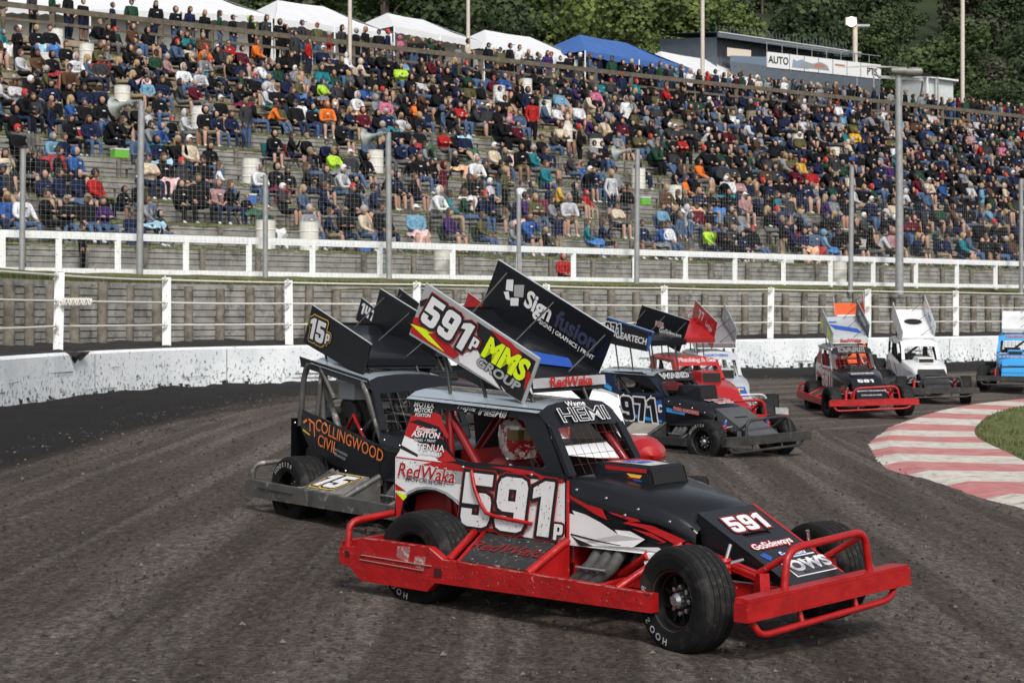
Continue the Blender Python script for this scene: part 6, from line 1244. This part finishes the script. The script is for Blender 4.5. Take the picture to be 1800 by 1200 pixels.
c971 = dict(pose=(2.89, 30.41, -50.5, 1.2, -.12, -.12), spring_top=1, label='black and blue race car numbered 971 with WARD on its visor', chassis=STEEL_K, body=PB, side=mat('paint_midnight', (.012, .022, .06), .3, coat=.35), roof=painted_sheen, visor=PB, hood=PB, nose=mat('nose_dull', (.07, .075, .08), .5, var=.2), wing_m=(PBL, PB, PB), foil=PB, yL=.36, rz=-.10, wf=.24, wr=-.03, steer=2, scoop='high', scoop_m=PB, lett=(2.6, -.2), deck=mat('deck_pale', (.25, .23, .20), .7, var=.3), front_side=PB,
 side_dec=[([(-1.65, 1.0), (-1.0, 1.02), (-.05, .98), (-.05, .93), (-.9, .96), (-1.65, .94)], SB), ([(-1.6, 1.30), (-1.3, 1.36), (-.5, 1.34), (-.1, 1.03), (-.3, 1.1), (-.55, 1.28), (-1.25, 1.3), (-1.35, 1.05), (-1.6, 1.06)][:4] + [(-.6, 1.37), (-1.3, 1.37)], SB), ([(-.4, .9), (-.1, .93), (-.1, .82), (-.3, .8)], PBL, .001), ([(-1.65, .70), (-1.2, .86), (-1.1, .9), (-1.6, .84)], PBL, .001), ([(-.85, .62), (-.1, .56), (-.1, .6), (-.8, .68)], PSK, .001), ([(-1.6, 1.28), (-1.5, 1.30), (-1.42, 1.12), (-1.6, 1.2)], PBL, .002), ([(-1.6, .95), (-1.2, .75), (-1.1, .8), (-1.4, .95)], SB, .001), ([(-1.5, 1.2), (-1.3, 1.1), (-1.3, 1.03), (-1.6, 1.15)], PSK, .001)],
 side_text=[('#971', SB, .50, -.63, .76, 0, -.18, -.03, (1.0, [(.055, SW)]), .02), ('#C', SW, .17, -.13, .79, 0, 0, 0, 1, .02), ('SUCK', SB, .13, -1.38, .93, .02, 0, 0, (1.0, [(.09, SW)]), .016), ('IT UP', SB, .13, -1.38, .81, .02, 0, 0, (1.0, [(.09, SW)]), .016)],
 front_dec=[([(-.02, .92), (.2, .86), (.55, .80), (.55, .74), (.2, .76), (-.02, .80)], PBL), ([(.0, .82), (.4, .74), (.4, .70), (.0, .74)], PSK)], front_text=[('FORD ROOFING', SG, .07, .42, .77, .02, 1.0, [(.16, SR)])],
 nose_text=[], hood_text=[('MUSSEL', SR, .12, .66, 0, .03, 1.2, [(.1, SW)]), ('BINZ', SR, .12, .80, 0, .03, 1.2, [(.1, SW)])], visor_text=[('WARD', SB, .14, .0, (1.5, [(.06, SW)]), .05)],
 wn_dec=[([(-1.62, 2.0), (-.9, 2.0), (-.5, 1.80), (-.56, 1.5), (-1.3, 1.78), (-1.65, 1.93)], SB), ([(-1.5, 2.27), (-.42, 1.77), (-.43, 1.72), (-1.52, 2.2)], SB, .001)], wn_text=[('#971', SB, .26, -1.35, 2.06, 0, -.1, -.36, .9, [(.07, SW)]), ('GEARTECH', SW, .15, -.92, 1.80, .03, .1, -.40, 1.0, [])], wf_text=[('GoSideways', SW, .11, -.85, 1.85, .02, .1, -.44, 1, []), ('NEIL', SR, .1, -1.1, 2.05, .02, .1, -.44, 1, [(.1, SW)])])
r_, M_ = make_car(c971); driver(r_, M_, mat('suit_dark', (.03, .03, .035), .8), mat('helmet_black', (.02, .02, .025), .2, coat=1), 'driver in dark suit and black helmet inside car 971')
cred = dict(pose=(3.63, 35.64, -74, -.08, 1.0, -.02), lod=1, label='bright red race car numbered 77 with red wing, behind the black and blue car', chassis=STEEL_R, body=PR, roof=PR, hood=PR, nose=PR, scoop_m=PR, scoop='high', wing_m=(PR, PR, PR), foil=PR, strut=PR, cage=STEEL_K, rz=-.08, wf=.12, visor_text=[('Plumbing & Gas', SR, .12, .0, (1.0, [(.05, SW)]), -.1)], wf_text=[('#77', SW, .25, -1.2, 2.15, 0, .1, -.4, 1, []), ('Lodge', SW, .15, -.8, 1.9, .03, .2, -.5, 1, [])])
make_car(cred)
cgrey = dict(pose=(4.31, 38.7, -83, -.08, .5, -.06), lod=1, label='silver grey race car with yellow and blue logo and bare silver bumper', chassis=STEEL_S, body=PSL, roof=PSL, hood=PSL, nose=PSL, scoop_m=PSL, scoop='high', wing_m=(PSL, PG, PSL), foil=mat('foil_grey', (.22, .20, .21), .4), cage=STEEL_S, nose_dec=[([(-.28, .05), (.28, .05), (.28, .5), (-.28, .5)], SNB), ([(-.2, .1), (.0, .1), (.0, .45), (-.2, .45)], SYE, .002)], nose_text=[('IT', SYE, .3, .05, .25, .05, .1, 1.2, [])], visor_text=[('NORTHERN', SNB, .09, .02, (1.0, []), 0)], wf_text=[('S', SW, .3, -1.2, 2.1, .02, 0, -.4, 1, [])])
make_car(cgrey)
c581 = dict(pose=(7.67, 41.72, -87.0, 1.2, 1.3, .0), lod=1, label='red bumpered black and white race car numbered 581 with DARE on its visor', chassis=STEEL_R, body=PB, side=PW, roof=PSL, visor=PB, hood=PB, nose=PB, cage=STEEL_R, wing_m=(PG, PB, PG), foil=PSL, lip=SW, steer=8, inner=SEATR, well=STEEL_R,
 side_dec=[([(-1.6, 1.30), (-1.3, 1.36), (-1.2, 1.1), (-1.0, 1.0), (-1.3, .95), (-1.6, 1.1)], SR), ([(-1.6, .9), (-1.0, .8), (-.9, .6), (-1.1, .75), (-1.6, .78)], SR, .001)], side_text=[('#581', SW, .5, -.56, .76, 0, .1, 0, (1.0, [(.09, SR)]))], visor_text=[('DARE', SB, .17, .0, (1.4, [(.045, SG)]), .05)],
 nose_text=[('#581', SW, .19, 0, .12, 0, 0, 1.1, []), ('KAIKOHE TRANSPORT', SW, .07, 0, .6, .02, 0, 1, []), ('DRAINAGE', SW, .09, 0, .8, .03, 0, 1, [])], hood_text=[('DAVIES', SW, .11, .72, 0, .04, 1.4, [(.02, SDK)])], hood_dec=[([(.56, -.3), (.56, .3), (.84, .28), (.84, -.28)], SDK)],
 wn_dec=[([(-1.6, 2.1), (-1.4, 2.05), (-1.3, 1.85), (-1.62, 1.93)], PY), ([(-.9, 1.95), (-.6, 1.8), (-.7, 1.55), (-1.0, 1.7)], PY)], wf_text=[('SPEEDWAY', SW, .15, -1.0, 2.05, .03, 0, -.44, 1, [])], foil_dec=[([(.3, -.3), (.6, .3), (.8, .35), (.6, -.2)], SNB), ([(.05, -.35), (.05, 0), (.2, -.1), (.2, -.35)], SNB)], lip_text=[('RedWaka', SR, .10, .03, 1.2, [])])
r_, M_ = make_car(c581); driver(r_, M_, mat('suit_dark', (.03, .03, .035), .8), mat('helmet_maroon', (.15, .01, .02), .2, coat=1), 'driver in dark suit inside the red bumpered car 581')
cwh = dict(pose=(10.27, 46.83, -88.4, .18, 2.4, 0), lod=1, label='white race car with a white wing and oval logo, dirty grey bumper', chassis=STEEL_K, body=PW, roof=PW, hood=PW, nose=STEEL_K, cage=mat('cage_black', (.015, .015, .017), .4), wing_m=(PW, PW, PW), foil=PW, scoop_m=PW, open_side=True, belt=.0, wf=-.12, wr=.08, wing_edge=PW, foil_dec=[([(.45 + .12 * math.sin(a), .04 + .23 * math.cos(a)) for a in np.linspace(0, 6.1, 16)], SB)], hood_dec=[([(.62, -.2), (.7, -.05), (.72, .1), (.66, .0)], SYE)], side_dec=[([(-1.4, .9), (-1.1, .6), (-1.0, .6), (-1.3, .9)], SNB), ([(-.8, .85), (-.5, .6), (-.45, .6), (-.7, .86)], SNB)], wf_text=[('MTF', SNB, .16, -1.0, 2.0, .03, .2, -.44, 1, [])])
make_car(cwh)
cbl = dict(pose=(13.85, 51.4, -106, -.6, .9, .05), lod=1, label='sky blue race car with a pale wing at the right edge of the picture', chassis=STEEL_K, body=PSK, roof=PSK, hood=PSK, nose=PSK, scoop_m=PSK, wing_m=(PSK, PW, PW), foil=PW, cage=STEEL_K, visor_text=[('TRANSPORT', SR, .09, .03, (1.0, [(.1, SG)]), -.1)], hood_text=[('PARK AVE', SR, .13, .78, 0, .05, 1.3, [(.1, SW)])], hood_dec=[([(.25, -.4), (.45, -.42), (.4, -.1), (.3, -.15)], PW), ([(.3, .1), (.5, .3), (.45, .4), (.3, .35)], PW)])
make_car(cbl)
cor = dict(pose=(9.45, 52.4, -97.5, -.5, 1.3, .12), lod=1, label='orange race car mostly hidden behind the car with DARE on its visor', chassis=STEEL_K, body=POR, roof=PW, hood=POR, nose=POR, wing_m=(POR, POR, POR), foil=POR, lip=PW, cage=STEEL_K, foil_dec=[([(.7, -.3), (.95, -.3), (.95, .4), (.7, .4)], PW)])
make_car(cor)
# the white car running alongside, mostly hidden by the nearest one
cwl = dict(pod=1, pose=(.62, 17.6, -80, -.5, .5, 0), wing=False, label='white race car with a red nose running alongside, mostly hidden behind car 591', chassis=STEEL_K, body=PW, roof=PW, hood=PW, nose=PR, scoop_m=PR, scoop='high', wing_m=(PW, PW), cage=mat('cage_black', (.015, .015, .017), .4), open_side=True, rz=-.12, hood_dec=[([(.5, -.35), (.7, -.35), (.6, .1), (.5, .2)], SB)], side_text=[('RACING', SB, .12, -.5, .75, .02, .2, 0, 1)], side_dec=[])
make_car(cwl)
c147 = dict(pose=(-1.35, 31.3, -50, -.5, 0, 0), lod=1, label='dark race car numbered 147, only its tall side boards showing behind car 15', chassis=STEEL_K, body=PB, roof=PB, hood=PB, nose=PB, wing_m=(PB, PB, PB), foil=PB, wn_text=[('#147', SW, .26, -1.3, 2.05, 0, 0, -.42, 1, [])], cage=STEEL_K)
make_car(c147)
crw = dict(pose=(-.2, 34.5, -50, 0, 0, 0), lod=1, label='dark race car with a small red wing just visible between the two nearest wings', chassis=STEEL_K, body=PB, roof=PB, hood=PB, nose=PB, wing_m=(PR, PR, PR), foil=PR, cage=STEEL_K)
make_car(crw)
cst = dict(pose=(.75, 38.0, -52, 0, 0, 0), lod=1, label='race car with brown, teal and orange striped side board behind the big black wing', chassis=STEEL_K, body=PB, roof=PB, hood=PB, nose=PB, wing_m=(paint('brown', (.14, .05, .02)), PB, PB), foil=PB, cage=STEEL_K, wn_dec=[([(-1.62, 2.2), (-1.35, 2.05), (-1.35, 1.98), (-1.64, 2.1)], PTE), ([(-1.64, 2.06), (-1.35, 1.94), (-1.35, 1.87), (-1.65, 1.98)], SYE)], wn_text=[('#98', SW, .25, -1.2, 2.0, 0, 0, -.42, 1, [(.06, SB)])])
make_car(cst)
